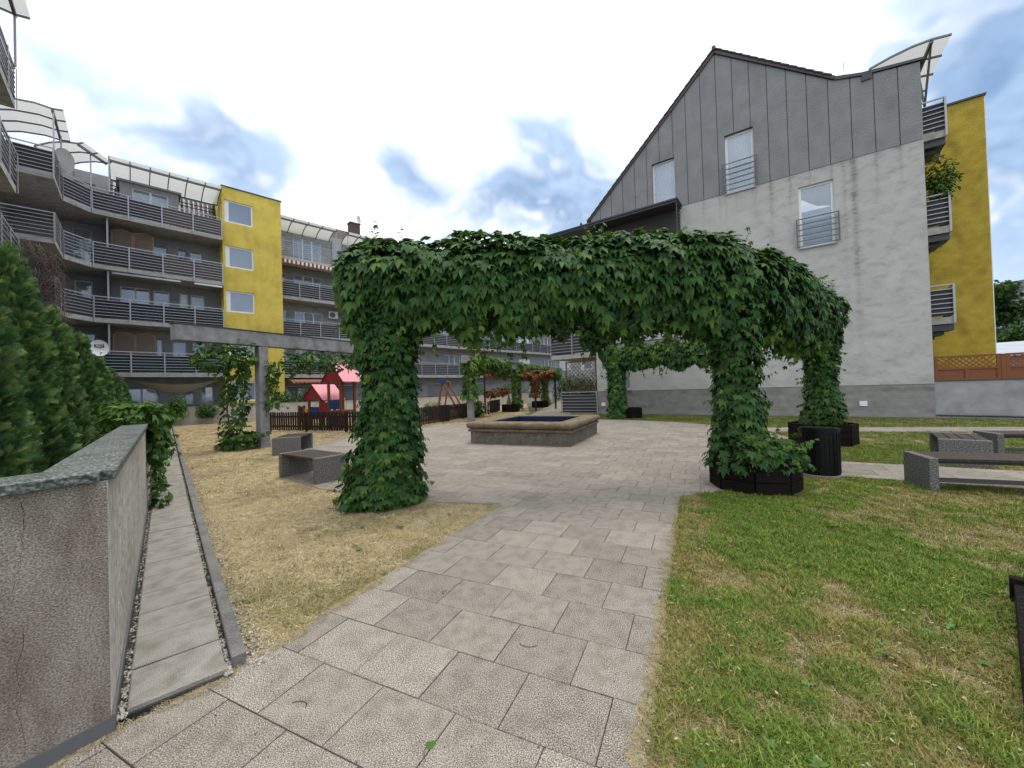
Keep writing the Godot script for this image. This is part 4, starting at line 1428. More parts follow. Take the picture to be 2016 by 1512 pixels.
func far_houses() -> void:
	# small house and grey office block beyond the fence
	var T := fr(Vector3(35.0, 0, -28.5), 140.0)
	var h := thing("garden_house", "low pink house with pale sheet roof behind the timber fence", "building", T)
	var b := MB.new()
	b.box(Vector3(0, -0.1, -7), Vector3(14, 2.9, 0))
	part("wall", b, M.far_pink, h)
	b = MB.new()
	b.quad(Vector3(-0.5, 2.92, 0.6), Vector3(14.5, 2.92, 0.6), Vector3(14.5, 4.0, -3.5), Vector3(-0.5, 4.0, -3.5), UP)
	b.quad(Vector3(-0.5, 2.92, -7.6), Vector3(14.5, 2.92, -7.6), Vector3(14.5, 4.0, -3.5), Vector3(-0.5, 4.0, -3.5), UP)
	b.box(Vector3(-0.5, 2.8, 0.55), Vector3(14.5, 2.9, 0.62))
	part("roof", b, M.far_roof, h)
	var G := fr(Vector3(66.0, 0, -58.0), 160.0)
	var g := thing("office_block", "distant grey block with rows of small windows at the right edge", "building", G)
	b = MB.new()
	var holes := []
	for i in 12:
		for j in 4:
			holes.append([1.2 + i * 2.6, 2.0 + j * 3.0, 2.4 + i * 2.6, 3.7 + j * 3.0])
	b.wall(0, -0.1, 34, 14.0, 0, holes, 0.2)
	b.box(Vector3(0, 13.8, -12), Vector3(34, 14.0, -0.3))
	b.box(Vector3(0, -0.1, -12), Vector3(0.2, 13.8, -0.01))
	b.box(Vector3(0, -0.1, -12.2), Vector3(34, 13.8, -12))
	part("wall", b, M.far_grey, g)
	for o in holes:
		window(g, o, -0.12, 1, {"fw": 0.08, "frame": M.frame_grey})
	b = MB.new()
	b.box(Vector3(0, 6.9, 0.0), Vector3(34, 7.25, 0.25))
	part("light_band", b, M.frame_white, g)
	leaf_tree("street_tree", "rounded street tree right behind the yellow house corner", Vector3(54.5, 0, -44.5), 13.0, 3.4, 2600)
	leaf_tree("street_tree", "low bushy tree above the small pink house roof", Vector3(47.5, 0, -38.0), 6.0, 2.7, 1800)

func leaf_tree(called: String, label: String, at: Vector3, height: float, r: float, count: int) -> void:
	var o := thing(called, label, "tree", Transform3D(Basis(), at), "trees beyond the timber fence")
	var b := MB.new()
	b.tube([Vector3(0, -0.1, 0), Vector3(0.1, height * 0.35, 0), Vector3(-0.1, height * 0.7, 0.1), Vector3(0, height * 0.92, 0)], [0.28, 0.2, 0.12, 0.03], 8)
	for k in 7:
		var a := TAU * k / 7.0
		var y := height * (0.4 + 0.05 * k)
		b.tube([Vector3(0, y, 0), Vector3(cos(a) * r * 0.45, y + 0.8, sin(a) * r * 0.45), Vector3(cos(a) * r * 0.8, y + 1.3, sin(a) * r * 0.8)], [0.1, 0.06, 0.02], 5)
	part("trunk", b, M.bark, o)
	var xf := []
	var cl := []
	var lobes := []
	for k in 16:
		lobes.append([Vector3(rng.randfn(0, 0.45) * r, height * rng.randf_range(0.42, 0.95), rng.randfn(0, 0.45) * r), r * rng.randf_range(0.28, 0.5)])
	for k in count:
		var l: Array = lobes[rng.randi() % lobes.size()]
		var d := Vector3(rng.randfn(), rng.randfn(), rng.randfn()).normalized()
		var p: Vector3 = l[0] + d * l[1] * rng.randf_range(0.5, 1.1)
		xf.append(Transform3D(Basis.from_euler(Vector3(rng.randf_range(-1, 1), rng.randf() * TAU, rng.randf_range(-1, 1))).scaled(Vector3.ONE * rng.randf_range(0.28, 0.5)), p))
		var s := rng.randf_range(0.7, 1.2)
		cl.append(Color(0.05 * s, 0.1 * s, 0.03 * s))
	many("crown", leaf_a, M.leaf, o, xf, cl)

func cross_house() -> void:
	# the house that closes the court at the far end of the walk
	var T := fr(Vector3(3.0, 0, -58.0), 100.0)
	var h := thing("cross_house", "grey apartment house closing the far end of the courtyard walk", "building", T)
	var holes := []
	for i in 8:
		for j in 4:
			holes.append([1.0 + i * 3.1, 1.0 + j * 3.1, 2.6 + i * 3.1, 2.7 + j * 3.1])
	var b := MB.new()
	b.wall(0, -0.1, 26, 14.0, 0, holes, 0.2)
	b.box(Vector3(0, -0.1, -9), Vector3(0.2, 14.0, -0.01))
	b.box(Vector3(0.2, -0.1, -9), Vector3(26, 14.0, -8.8))
	b.box(Vector3(0.2, 13.8, -8.8), Vector3(26, 14.0, -0.25))
	part("wall", b, M.left_wall, h)
	for o in holes:
		window(h, o, -0.12, 1, {"fw": 0.08})


# ------------------------------------------------------------------ leaves and climbers
var leaf_a: ArrayMesh      # three-pointed creeper leaf, tip towards -y
var leaf_b: ArrayMesh      # five-fingered leaf
var leaf_c: ArrayMesh      # plain oval leaf
var spray: ArrayMesh       # flat thuja twig
var tuft: ArrayMesh
var tuft_flat: ArrayMesh

func fan(mid: Vector3, rim: Array, b: MB) -> void:
	for i in rim.size():
		var p: Vector3 = rim[i]
		var q: Vector3 = rim[(i + 1) % rim.size()]
		var e := [[mid, Vector3(0, 0.1, 1)], [p, Vector3(p.x * 0.5, 0.0, 1)], [q, Vector3(q.x * 0.5, 0.0, 1)]]
		b.smooth([e[0][0], e[0][1].normalized()], [e[1][0], e[1][1].normalized()], [e[2][0], e[2][1].normalized()])

func make_leaf_meshes() -> void:
	var b := MB.new()
	fan(Vector3(0, -0.32, 0.07), [Vector3(0, 0.0, 0.03), Vector3(0.17, 0.1, 0.0), Vector3(0.36, -0.04, -0.05), Vector3(0.45, -0.3, -0.09), Vector3(0.5, -0.66, -0.2), Vector3(0.29, -0.5, -0.02), Vector3(0.2, -0.47, 0.01), Vector3(0.17, -0.66, -0.03), Vector3(0, -1.05, -0.2), Vector3(-0.17, -0.66, -0.03), Vector3(-0.2, -0.47, 0.01), Vector3(-0.29, -0.5, -0.02), Vector3(-0.5, -0.66, -0.2), Vector3(-0.45, -0.3, -0.09), Vector3(-0.36, -0.04, -0.05), Vector3(-0.17, 0.1, 0.0)], b)
	leaf_a = b.mesh()
	b = MB.new()
	for k in 5:
		var a := (k - 2) * 0.62
		var l: float = [0.62, 0.88, 1.0, 0.88, 0.62][k]
		b.x = Transform3D(Basis(Vector3(0, 0, 1), a), Vector3.ZERO)
		var w := 0.19 * l
		fan(Vector3(0, -0.5 * l, 0.03), [Vector3(0, -0.04, 0.02), Vector3(w * 0.7, -0.3 * l, -0.02), Vector3(w, -0.58 * l, -0.03), Vector3(w * 0.55, -0.82 * l, -0.06), Vector3(0, -1.0 * l, -0.12), Vector3(-w * 0.55, -0.82 * l, -0.06), Vector3(-w, -0.58 * l, -0.03), Vector3(-w * 0.7, -0.3 * l, -0.02)], b)
	leaf_b = b.mesh()
	b = MB.new()
	fan(Vector3(0, -0.45, 0.06), [Vector3(0, 0, 0), Vector3(0.2, -0.2, -0.01), Vector3(0.27, -0.5, -0.03), Vector3(0.13, -0.8, -0.05), Vector3(0, -1, -0.1), Vector3(-0.13, -0.8, -0.05), Vector3(-0.27, -0.5, -0.03), Vector3(-0.2, -0.2, -0.01)], b)
	leaf_c = b.mesh()
	# thuja spray: a stem with flat scale-leaved twigs on both sides, tip towards +y
	b = MB.new()
	for k in 9:
		var y := 0.04 + 0.105 * k
		var l := 0.46 * (1.0 - 0.085 * k)
		for s in [1.0, -1.0]:
			var p := Vector3(0, y, 0)
			var q := Vector3(s * l * 0.66, y + l * 0.7, -0.12 * l)
			var wv: Vector3 = Vector3(-0.02, 0.022 * s, 0) * s
			b.tri(p - wv, p + wv, q)
			for t in [0.35, 0.65]:
				var m: Vector3 = p.lerp(q, t)
				b.tri(m - wv * 0.8, m + wv * 0.8, m + Vector3(s * 0.03, l * 0.4, 0.05))
				b.tri(m - wv * 0.8, m + wv * 0.8, m + Vector3(s * 0.2, l * 0.12, -0.05))
	b.tri(Vector3(-0.02, 0, 0), Vector3(0.02, 0, 0), Vector3(0, 1.15, -0.04))
	spray = b.mesh()
	var r := RandomNumberGenerator.new()
	r.seed = 5
	for kind in 2:
		b = MB.new()
		var tints := PackedColorArray()
		for k in 15:
			var a := r.randf() * TAU
			var o := Vector3(r.randfn(0, 0.022), 0, r.randfn(0, 0.022))
			var h := r.randf_range(0.012, 0.032) if kind == 0 else r.randf_range(0.005, 0.016)
			var lean := r.randf_range(0.008, 0.034) if kind == 0 else r.randf_range(0.025, 0.06)
			var dirv := Vector3(cos(a), 0, sin(a))
			var sd := Vector3(-sin(a), 0, cos(a)) * 0.0013
			var m1 := o + dirv * lean * 0.35 + UP * h * 0.7
			var tip := o + dirv * lean + UP * h
			b.tri(o - sd, o + sd, m1 + sd * 0.8)
			b.tri(o - sd, m1 + sd * 0.8, m1 - sd * 0.8)
			b.tri(m1 - sd * 0.8, m1 + sd * 0.8, tip)
			var s := r.randf_range(0.6, 1.35)
			var c := Color(s, s, s) if r.randf() < 0.7 else (Color(1.9, 1.35, 1.9) if kind == 0 else Color(0.55, 0.5, 0.45))
			while tints.size() < b.v.size():
				tints.append(c)
		var arr := b.mesh().surface_get_arrays(0)
		arr[Mesh.ARRAY_COLOR] = tints
		var tm := ArrayMesh.new()
		tm.add_surface_from_arrays(Mesh.PRIMITIVE_TRIANGLES, arr, [], {}, 0)
		if kind == 0:
			tuft = tm
		else:
			tuft_flat = tm

func leaf_basis(n: Vector3, outw: Vector3, loose: float, lift := 0.42) -> Basis:
	var z := (n + UP * lift + Vector3(rng.randfn(), rng.randfn(), rng.randfn()) * loose).normalized()
	var y := UP - z * z.y
	if absf(z.y) > 0.8:
		y = (-outw + Vector3(rng.randfn(), 0, rng.randfn()) * 0.5)
		y = y - z * y.dot(z)
	y = y.normalized()
	var b := Basis(y.cross(z).normalized(), y, z)
	return b * Basis(Vector3(0, 0, 1), rng.randfn(0, 0.2 + loose * 0.3))

func tone(pal: Array) -> Color:
	var c: Color = pal[rng.randi() % pal.size()]
	var s := rng.randf_range(0.75, 1.25)
	return Color(c.r * s, c.g * s, c.b * s)

const GREENS := [Color(0.032, 0.082, 0.025), Color(0.042, 0.102, 0.028), Color(0.056, 0.122, 0.030), Color(0.034, 0.088, 0.033), Color(0.048, 0.110, 0.032), Color(0.078, 0.15, 0.038), Color(0.048, 0.112, 0.03), Color(0.036, 0.092, 0.03), Color(0.085, 0.145, 0.04), Color(0.044, 0.104, 0.03)]
const LIGHTS := [Color(0.06, 0.13, 0.025), Color(0.09, 0.17, 0.03), Color(0.12, 0.19, 0.035), Color(0.045, 0.10, 0.025)]
const REDS := [Color(0.19, 0.05, 0.022), Color(0.14, 0.06, 0.02), Color(0.2, 0.1, 0.025), Color(0.09, 0.09, 0.025)]

# segs: [[a, b, horizontal radius, vertical radius, drop, count, leaf kind, size], ...]
func vine(called: String, label: String, group: String, segs: Array, singles: int, pal: Array, opts := {}) -> Node3D:
	var base: Vector3 = segs[0][0]
	base.y = 0
	var o := thing(called, label, "climbing plant", Transform3D(Basis(), base), group)
	var xf := [[], [], []]
	var cl := [[], [], []]
	var best := []
	var meshes := [leaf_a, leaf_b, leaf_c]
	var loose: float = opts.get("loose", 0.3)
	for si in segs.size():
		var s: Array = segs[si]
		var a: Vector3 = s[0]
		var c: Vector3 = s[1]
		var d := (c - a).normalized()
		var upright := absf(d.y) > 0.7
		var hn := Vector3(1, 0, 0) if upright else d.cross(UP).normalized()
		var vn := Vector3(0, 0, 1) if upright else UP
		for k in s[5]:
			var t := rng.randf_range(-0.01, 1.01)
			var th := rng.randf() * TAU
			var p0 := a.lerp(c, t)
			var cap := 1.0
			if not upright:
				var e := absf(2 * t - 1)
				if e > 0.88:
					cap = sqrt(maxf(0.02, 1.0 - pow((e - 0.88) / 0.14, 2)))
			var q: Vector3 = p0 + hn * cos(th) * s[2] + vn * sin(th) * s[3]
			var nz := fine.get_noise_3dv(q * 0.9)
			var nb := broad.get_noise_3dv(q * 2.2)
			var rough := 0.8 if upright else 0.85
			var rh: float = s[2] * (1.0 + rough * (0.36 * nz + 0.3 * nb)) * cap
			var rv: float = s[3] * (1.0 + rough * (0.3 * nz + 0.26 * nb)) * cap
			if upright:
				# bushier near the foot and the head
				var k2: float = s[4] * pow(absf(2.0 * t - 1.0), 2.0)
				rh *= 1.0 + k2
				rv *= 1.0 + k2
			elif sin(th) < 0.0:
				rv *= s[4] * (1.0 + 0.5 * broad.get_noise_2d(p0.x * 3.1 + 50.0, p0.z * 3.1))
			var deep := pow(rng.randf(), 1.6) * 0.55
			var w := 1.0 - deep
			var p := p0 + hn * cos(th) * rh * w + vn * sin(th) * rv * w
			var n: Vector3 = (hn * cos(th) / s[2] + vn * sin(th) / s[3]).normalized()
			var buried := false
			for sj in segs.size():
				if sj == si:
					continue
				var z: Array = segs[sj]
				var near := Geometry3D.get_closest_point_to_segment(p, z[0], z[1])
				if near.distance_to(p) < 0.5 * minf(z[2], z[3]):
					buried = true
			if buried or p.y < 0.02:
				continue
			var outw := Vector3(n.x, 0, n.z).normalized()
			var size: float = s[7] * (rng.randf_range(0.7, 1.25) if rng.randf() < 0.75 else rng.randf_range(0.35, 0.7))
			var bas := leaf_basis(n, outw, loose, 0.7)
			var tr := Transform3D(bas.scaled_local(Vector3.ONE * size), p - base + n * rng.randf_range(-0.02, 0.04))
			var kind: int = s[6]
			if kind == 3:
				kind = 0 if rng.randf() < 0.55 else 1
			var facing := bas.z.dot((EYE - p).normalized())
			if singles > 0 and deep < 0.06 and facing > 0.25 and kind != 2:
				best.append([p.distance_to(EYE) / (size * facing), tr, kind])
			else:
				xf[kind].append(tr)
				cl[kind].append(tone(pal))
	# hanging strings of smaller leaves and shoots that stand off
	var stems := MB.new()
	for k in opts.get("strings", 0):
		var s: Array = segs[opts.get("string_seg", 0)]
		var p: Vector3 = s[0].lerp(s[1], rng.randf()) + Vector3(rng.randfn(0, 0.2), -s[3] * s[4] * rng.randf_range(0.55, 0.95), rng.randfn(0, 0.2))
		var n := rng.randi_range(3, 9)
		var pts := [p - base + UP * 0.25]
		for i in n:
			p += Vector3(rng.randfn(0, 0.02), -rng.randf_range(0.05, 0.08), rng.randfn(0, 0.02))
			pts.append(p - base)
			var side := Vector3(rng.randfn(), 0.2, rng.randfn()).normalized()
			xf[0].append(Transform3D(leaf_basis(side, side, 0.3).scaled_local(Vector3.ONE * rng.randf_range(0.05, 0.11)), p - base + side * 0.03))
			cl[0].append(tone(LIGHTS))
		stems.tube(pts, [0.004, 0.002], 4, false)
	for k in opts.get("shoots", 0):
		var s: Array = segs[rng.randi() % segs.size()]
		var up2 := absf((s[1] - s[0]).normalized().y) < 0.7
		var th := rng.randf() * TAU if not up2 else rng.randf_range(-0.1, PI + 0.1)
		var hn: Vector3 = Vector3(1, 0, 0) if not up2 else (s[1] - s[0]).normalized().cross(UP).normalized()
		var vn := Vector3(0, 0, 1) if not up2 else UP
		var n0 := hn * cos(th) + vn * sin(th)
		var p: Vector3 = s[0].lerp(s[1], rng.randf()) + hn * cos(th) * s[2] * 0.95 + vn * sin(th) * s[3] * 0.95
		var dirv := (n0 + Vector3(rng.randfn(), rng.randfn(), rng.randfn()) * 0.5).normalized()
		var pts := [p - base]
		for i in rng.randi_range(3, 6):
			dirv = (dirv + Vector3(rng.randfn(), rng.randfn() - 0.5, rng.randfn()) * 0.22).normalized()
			p += dirv * 0.05
			pts.append(p - base)
			xf[0].append(Transform3D(leaf_basis(dirv, dirv, 0.5).scaled_local(Vector3.ONE * rng.randf_range(0.045, 0.09)), p - base))
			cl[0].append(tone(LIGHTS))
		stems.tube(pts, [0.004, 0.002], 4, false)
	# woody stems winding up the columns
	for s in segs:
		if absf((s[1] - s[0]).normalized().y) > 0.7:
			for j in opts.get("trunks", 2):
				var pts := []
				var a0 := rng.randf() * TAU
				for i in 9:
					var t := i / 8.0
					var a := a0 + t * 1.5 + rng.randfn(0, 0.15)
					pts.append(s[0].lerp(s[1], t) - base + Vector3(cos(a), 0, sin(a)) * (0.22 + rng.randfn(0, 0.02)))
				stems.tube(pts, [0.03, 0.026, 0.022, 0.02, 0.018, 0.016, 0.014, 0.012, 0.01], 6)
	if stems.v.size():
		part("stem", stems, M.twig, o)
	best.sort_custom(func(x, y): return x[0] < y[0])
	for i in best.size():
		var kind: int = best[i][2]
		if i < singles:
			put("leaf", meshes[kind], M["leaf%d" % (rng.randi() % 4)], o, best[i][1])
		else:
			xf[kind].append(best[i][1])
			cl[kind].append(tone(pal))
	for k in 3:
		if xf[k].size():
			many("foliage", meshes[k], M.leaf, o, xf[k], cl[k])
	return o

# a loose bush: leaves through a few lobes
func bush(called: String, label: String, at: Vector3, r: Vector3, count: int, size: float, pal: Array, kind := 2, category := "bush", group := "") -> Node3D:
	var o := thing(called, label, category, Transform3D(Basis(), at), group)
	var b := MB.new()
	for k in 6:
		var a := TAU * k / 6.0 + rng.randf()
		b.tube([Vector3(0, -0.02, 0), Vector3(cos(a) * r.x * 0.3, r.y * 0.8, sin(a) * r.z * 0.3), Vector3(cos(a) * r.x * 0.6, r.y * 1.5, sin(a) * r.z * 0.6)], [0.02, 0.012, 0.004], 5)
	part("stem", b, M.twig, o)
	var xf := []
	var cl := []
	for k in count:
		var d := Vector3(rng.randfn(), rng.randfn(), rng.randfn()).normalized()
		var nz := 1.0 + 0.5 * fine.get_noise_3dv((at + d) * 1.7)
		var p := Vector3(0, r.y, 0) + d * r * nz * pow(rng.randf(), 0.4)
		if p.y < 0.02:
			continue
		var outw := Vector3(d.x, 0, d.z).normalized()
		xf.append(Transform3D(leaf_basis((d + UP * 0.5).normalized(), outw, 0.45).scaled_local(Vector3.ONE * size * rng.randf_range(0.6, 1.25)), p))
		cl.append(tone(pal))
	many("foliage", [leaf_a, leaf_b, leaf_c][kind], M.leaf, o, xf, cl)
	return o


# ------------------------------------------------------------------ hedge of thujas behind the wall
func thuja(label: String, at: Vector3, height: float, r: float, count: int) -> void:
	var o := thing("thuja", label, "conifer", Transform3D(Basis(), at), "thujas behind the boundary wall")
	var b := MB.new()
	b.tube([Vector3(0, -0.1, 0), Vector3(0.02, height * 0.5, 0), Vector3(0, height * 0.96, 0)], [0.06, 0.04, 0.01], 7)
	part("trunk", b, M.bark, o)
	var xf := []
	var cl := []
	for k in count:
		var t := 1.0 - sqrt(rng.randf())
		t = clampf(t * 1.02, 0.0, 0.995)
		var a := rng.randf() * TAU
		var rr := r * pow(1.0 - t, 0.66) * (0.8 + 0.2 * sin(minf(t * 6.0, PI / 2)))
		var q := Vector3(cos(a), t * height, sin(a))
		rr *= 1.0 + 0.3 * fine.get_noise_3dv((at + Vector3(q.x * rr, q.y, q.z * rr)) * 1.5)
		var deep := pow(rng.randf(), 1.7) * 0.5
		var p := Vector3(q.x * rr * (1 - deep), 0.12 + q.y, q.z * rr * (1 - deep))
		var y := (Vector3(q.x, 0, q.z) * rng.randf_range(0.45, 1.1) + UP * rng.randf_range(0.45, 1.0) + Vector3(rng.randfn(), rng.randfn(), rng.randfn()) * 0.3).normalized()
		var z := Vector3(-q.z, 0, q.x) * rng.randf_range(-1, 1) + Vector3(rng.randfn(), rng.randfn(), rng.randfn()) * 0.4 + Vector3(q.x, 0.3, q.z) * 0.6
		z = (z - y * z.dot(y)).normalized()
		xf.append(Transform3D(Basis(y.cross(z), y, z).scaled_local(Vector3.ONE * rng.randf_range(0.07, 0.13)), p))
		var s := rng.randf_range(0.6, 1.3)
		cl.append(Color(0.07 * s, 0.145 * s, 0.055 * s) if rng.randf() < 0.58 else Color(0.19 * s, 0.28 * s, 0.09 * s))
	many("crown", spray, M.needle, o, xf, cl)

func hedge() -> void:
	var names := ["thuja at the left photo edge, behind the wall corner", "tallest looking thuja, its top against the second balcony", "thuja next to the tallest one, half hidden by it", "middle thuja of the row with a pointed top", "slim thuja near the end of the row", "last thuja of the row, beside the creeper on the wall", "farthest thuja, mostly behind the wall creeper"]
	var rows := []
	var ds := [2.5, 3.25, 4.45, 5.95, 7.6, 9.4, 11.4]
	for i in 7:
		var dd: float = ds[i]
		rows.append([names[i], Vector3(-1.33 - 0.888 * dd, 0, -dd), [2.5, 2.72, 2.5, 2.45, 2.3, 2.2, 2.1][i], [0.4, 0.4, 0.38, 0.4, 0.42, 0.44, 0.46][i], [11000, 13000, 13000, 12000, 10000, 8000, 6000][i]])
	for q in rows:
		thuja(q[0], q[1], q[2], q[3], q[4])
	# creeper spilling over the wall
	var T := fr(Vector3(-1.94, 0, -1.87), -41.6)
	var segs := [[T * Vector3(4.75, 1.3, -0.12), T * Vector3(8.2, 1.36, -0.2), 0.34, 0.16, 0.8, 1000, 3, 0.13],
		[T * Vector3(4.9, 0.1, 0.14), T * Vector3(4.95, 1.25, 0.1), 0.055, 0.055, 1.0, 200, 3, 0.085],
		[T * Vector3(5.1, 0.75, 0.08), T * Vector3(5.2, 1.3, 0.08), 0.13, 0.13, 0.6, 240, 3, 0.11],
		[T * Vector3(5.7, 0.9, 0.06), T * Vector3(5.9, 1.35, 0.06), 0.13, 0.13, 0.6, 200, 3, 0.11]]
	vine("wall_creeper", "bright creeper spilling over the granite coping and hanging down the wall", "", segs, 200, LIGHTS + LIGHTS + GREENS, {"strings": 16, "string_seg": 0, "shoots": 70, "trunks": 0, "loose": 0.45})
	# bare brown creeper on the lower left balconies
	var H := fr(Vector3(-19.9, 0, -27), 45.8)
	var o := thing("withered_creeper", "leafless brown creeper hanging from the left balconies", "climbing plant", H)
	var b := MB.new()
	for k in 420:
		var x := rng.randf_range(-8.6, -6.9)
		var top := rng.randf_range(5.2, 9.4) - absf(x + 7.9) * 0.8
		var p := Vector3(x, top, 4.62 + rng.randf_range(0.0, 0.35))
		var pts := [p]
		for i in rng.randi_range(3, 7):
			p += Vector3(rng.randfn(0, 0.16), -rng.randf_range(0.1, 0.4), rng.randfn(0, 0.07))
			pts.append(p)
		b.tube(pts, [0.014, 0.01, 0.006], 4, false)
	part("twigs", b, M.dry_stem, o).set_meta("kind", "stuff")


# ------------------------------------------------------------------ lawns
func paved(p: Vector2) -> bool:
	if Geometry2D.is_point_in_polygon(p, region):
		return true
	for s in strips:
		if Geometry2D.is_point_in_polygon(p, s):
			return true
	return false

func lawns() -> void:
	var W := fr(Vector3(-1.94, 0, -1.87), -41.6).affine_inverse()
	var G := fr(Vector3(4.85, 0, -22.25), 125.5).affine_inverse()
	var path := fr(Vector3(-0.25, 0, 0), 25.0).affine_inverse()
	var gx := []
	var gc := []
	var dx := []
	var dc := []
	var fx := []
	var fc := []
	var patch := FastNoiseLite.new()
	patch.seed = 41
	patch.frequency = 0.55
	patch.fractal_octaves = 4
	var spots := FastNoiseLite.new()
	spots.seed = 42
	spots.frequency = 2.6
	spots.fractal_octaves = 3
	# sample in rings round the viewer, ever sparser
	var bands := [[1.1, 2.2, 9500.0], [2.2, 3.4, 7000.0], [3.4, 5.0, 4200.0], [5.0, 8.0, 2100.0], [8.0, 13.0, 800.0], [13.0, 26.0, 180.0]]
	for bd in bands:
		var area: float = (bd[1] * bd[1] - bd[0] * bd[0]) * 1.02
		for k in int(area * bd[2]):
			var r := sqrt(rng.randf_range(bd[0] * bd[0], bd[1] * bd[1]))
			var a := rng.randf_range(-1.02, 1.02)
			var p := Vector2(sin(a) * r, -cos(a) * r)
			var edge := rng.randf_range(0.0, 0.05)
			if paved(p):
				if r < 8.0 and rng.randf() < 0.5:
					var out := p + Vector2(rng.randfn(0, 0.03), rng.randfn(0, 0.03))
					var acr := p.x * 0.906 + p.y * 0.4226
					var fringe := 0.035 + 0.05 * spots.get_noise_2d(p.x * 1.5, p.y * 1.5) + 0.07 * maxf(0.0, patch.get_noise_2d(p.x * 2.0 + 9.0, p.y * 2.0))
					if not paved(p + Vector2(0.906, 0.4226) * fringe) or not paved(p - Vector2(0.906, 0.4226) * fringe):
						var e := rng.randf_range(0.7, 1.3)
						dx.append(Transform3D(Basis(UP, rng.randf() * TAU).scaled(Vector3.ONE * rng.randf_range(0.4, 0.9)), Vector3(p.x, 0.001, p.y)))
						dc.append(Color(0.5 * e, 0.42 * e, 0.27 * e))
				continue
			var wl := W * Vector3(p.x, 0, p.y)
			if wl.z < 0.56 and wl.x > -1.0:
				continue
			if p.x > -1.0 and (G * Vector3(p.x, 0, p.y)).z < 0.25:
				continue
			var left := (path * Vector3(p.x, 0, p.y)).z < 0.0
			left = p.x < 0.76 + (p.y + 12.3) * -0.1 if p.y < -6.0 else left
			# left/right of the path's middle line
			var across := p.x * 0.906 + p.y * 0.4226
			left = across < -1.35 if p.y > -6.5 else p.x < 0.8
			var pn := patch.get_noise_2d(p.x, p.y)
			var sn := spots.get_noise_2d(p.x, p.y)
			var scale := rng.randf_range(0.7, 1.2) * (1.0 + r * 0.03) * (1.6 if rng.randf() < 0.12 else 1.0)
			var t := Transform3D(Basis(UP, rng.randf() * TAU).scaled(Vector3(scale, scale, scale)), Vector3(p.x, -0.022, p.y))
			var s := rng.randf_range(0.7, 1.3)
			if left:
				if sn > 0.36 and rng.randf() < 0.75:
					continue
				# straw, with a greyer green tinge near the path
				var near_path := clampf(1.0 - absf(across + 2.5) / 1.6, 0.0, 1.0)
				var green := rng.randf() < 0.05 + 0.34 * near_path * clampf(0.5 + 1.5 * pn, 0.0, 1.0)
				if green:
					gx.append(t.scaled_local(Vector3(1.1, 0.7, 1.1)))
					gc.append(Color(0.28 * s, 0.255 * s, 0.1 * s))
				else:
					var q := rng.randf()
					# trampled reddish-brown patches
					var bare := clampf((pn + 0.35 * sn - 0.12) * 4.0, 0.0, 1.0)
					s *= 1.0 - 0.5 * bare * rng.randf()
					dx.append(t)
					dc.append(Color(0.58 * s, 0.45 * s, 0.25 * s).lerp(Color(0.74 * s, 0.64 * s, 0.44 * s), q))
			else:
				var dry := 0.64 + 1.3 * pn + 0.9 * sn
				# greenest round the planter, strawy along the path edge and towards the viewer
				dry -= 0.75 * exp(-p.distance_squared_to(Vector2(3.0, -4.4)) / 2.6)
				dry += 0.35 * exp(-pow((across + 0.2) / 0.4, 2)) + 0.18 * clampf((p.y + 3.4) / 1.2, 0.0, 1.0)
				dry += 0.3 * exp(-p.distance_squared_to(Vector2(5.2, -4.3)) / 1.2)
				dry = clampf(dry - (0.35 if p.y < -7.0 else 0.0), 0.04, 0.92)
				if sn > 0.3 and rng.randf() < 0.7:
					continue
				if rng.randf() < dry:
					if rng.randf() < 0.6:
						dx.append(t)
						dc.append(Color(0.4 * s, 0.32 * s, 0.17 * s).lerp(Color(0.6, 0.53, 0.36) * s, rng.randf()))
					else:
						gx.append(t)
						gc.append(Color(0.29 * s, 0.24 * s, 0.085 * s))
				else:
					gx.append(t.scaled_local(Vector3(1.0, 1.1, 1.0)))
					gc.append(Color(0.125 * s, 0.205 * s, 0.034 * s) if rng.randf() < 0.66 else Color(0.24 * s, 0.285 * s, 0.065 * s))
			# clippings and dry flecks
			if rng.randf() < 0.011 and r < 7.0:
				fx.append(Transform3D(Basis.from_euler(Vector3(-1.4 + rng.randfn(0, 0.3), rng.randf() * TAU, 0)).scaled(Vector3.ONE * rng.randf_range(0.012, 0.03)), Vector3(p.x, 0.012, p.y)))
				fc.append(Color(0.42 * s, 0.37 * s, 0.25 * s) if rng.randf() < 0.7 else Color(0.14 * s, 0.24 * s, 0.06 * s))
	# clover and broad-leaved weeds among the grass
	var wx := []
	var wc := []
	for k in 260:
		var r := rng.randf_range(1.5, 6.5)
		var a := rng.randf_range(-0.5, 1.0)
		var p := Vector2(sin(a) * r, -cos(a) * r)
		if paved(p) or spots.get_noise_2d(p.x * 0.7 + 3.0, p.y * 0.7) < 0.0:
			continue
		if (W * Vector3(p.x, 0, p.y)).z < 0.6:
			continue
		var n := rng.randi_range(3, 7)
		var s0 := rng.randf_range(0.7, 1.3)
		for i in n:
			var aa := TAU * i / n + rng.randf()
			var d2 := Vector3(cos(aa), 0, sin(aa))
			var bs := Basis(d2.cross(UP), -d2, UP) * Basis(Vector3(1, 0, 0), rng.randf_range(-0.5, 0.1))
			wx.append(Transform3D(bs.scaled_local(Vector3.ONE * rng.randf_range(0.02, 0.05)), Vector3(p.x, 0.01, p.y)))
			wc.append(Color(0.09 * s0, 0.17 * s0, 0.05 * s0))
	tag(many("lawn_weeds", leaf_c, M.blade, self, wx, wc), "small rosettes of broad-leaved weeds in the lawn", "weeds")
	var g := many("lawn_grass", tuft, M.blade, self, gx, gc)
	tag(g, "short green and yellowing grass of the lawns", "grass")
	var d := many("straw_grass", tuft_flat, M.blade, self, dx, dc)
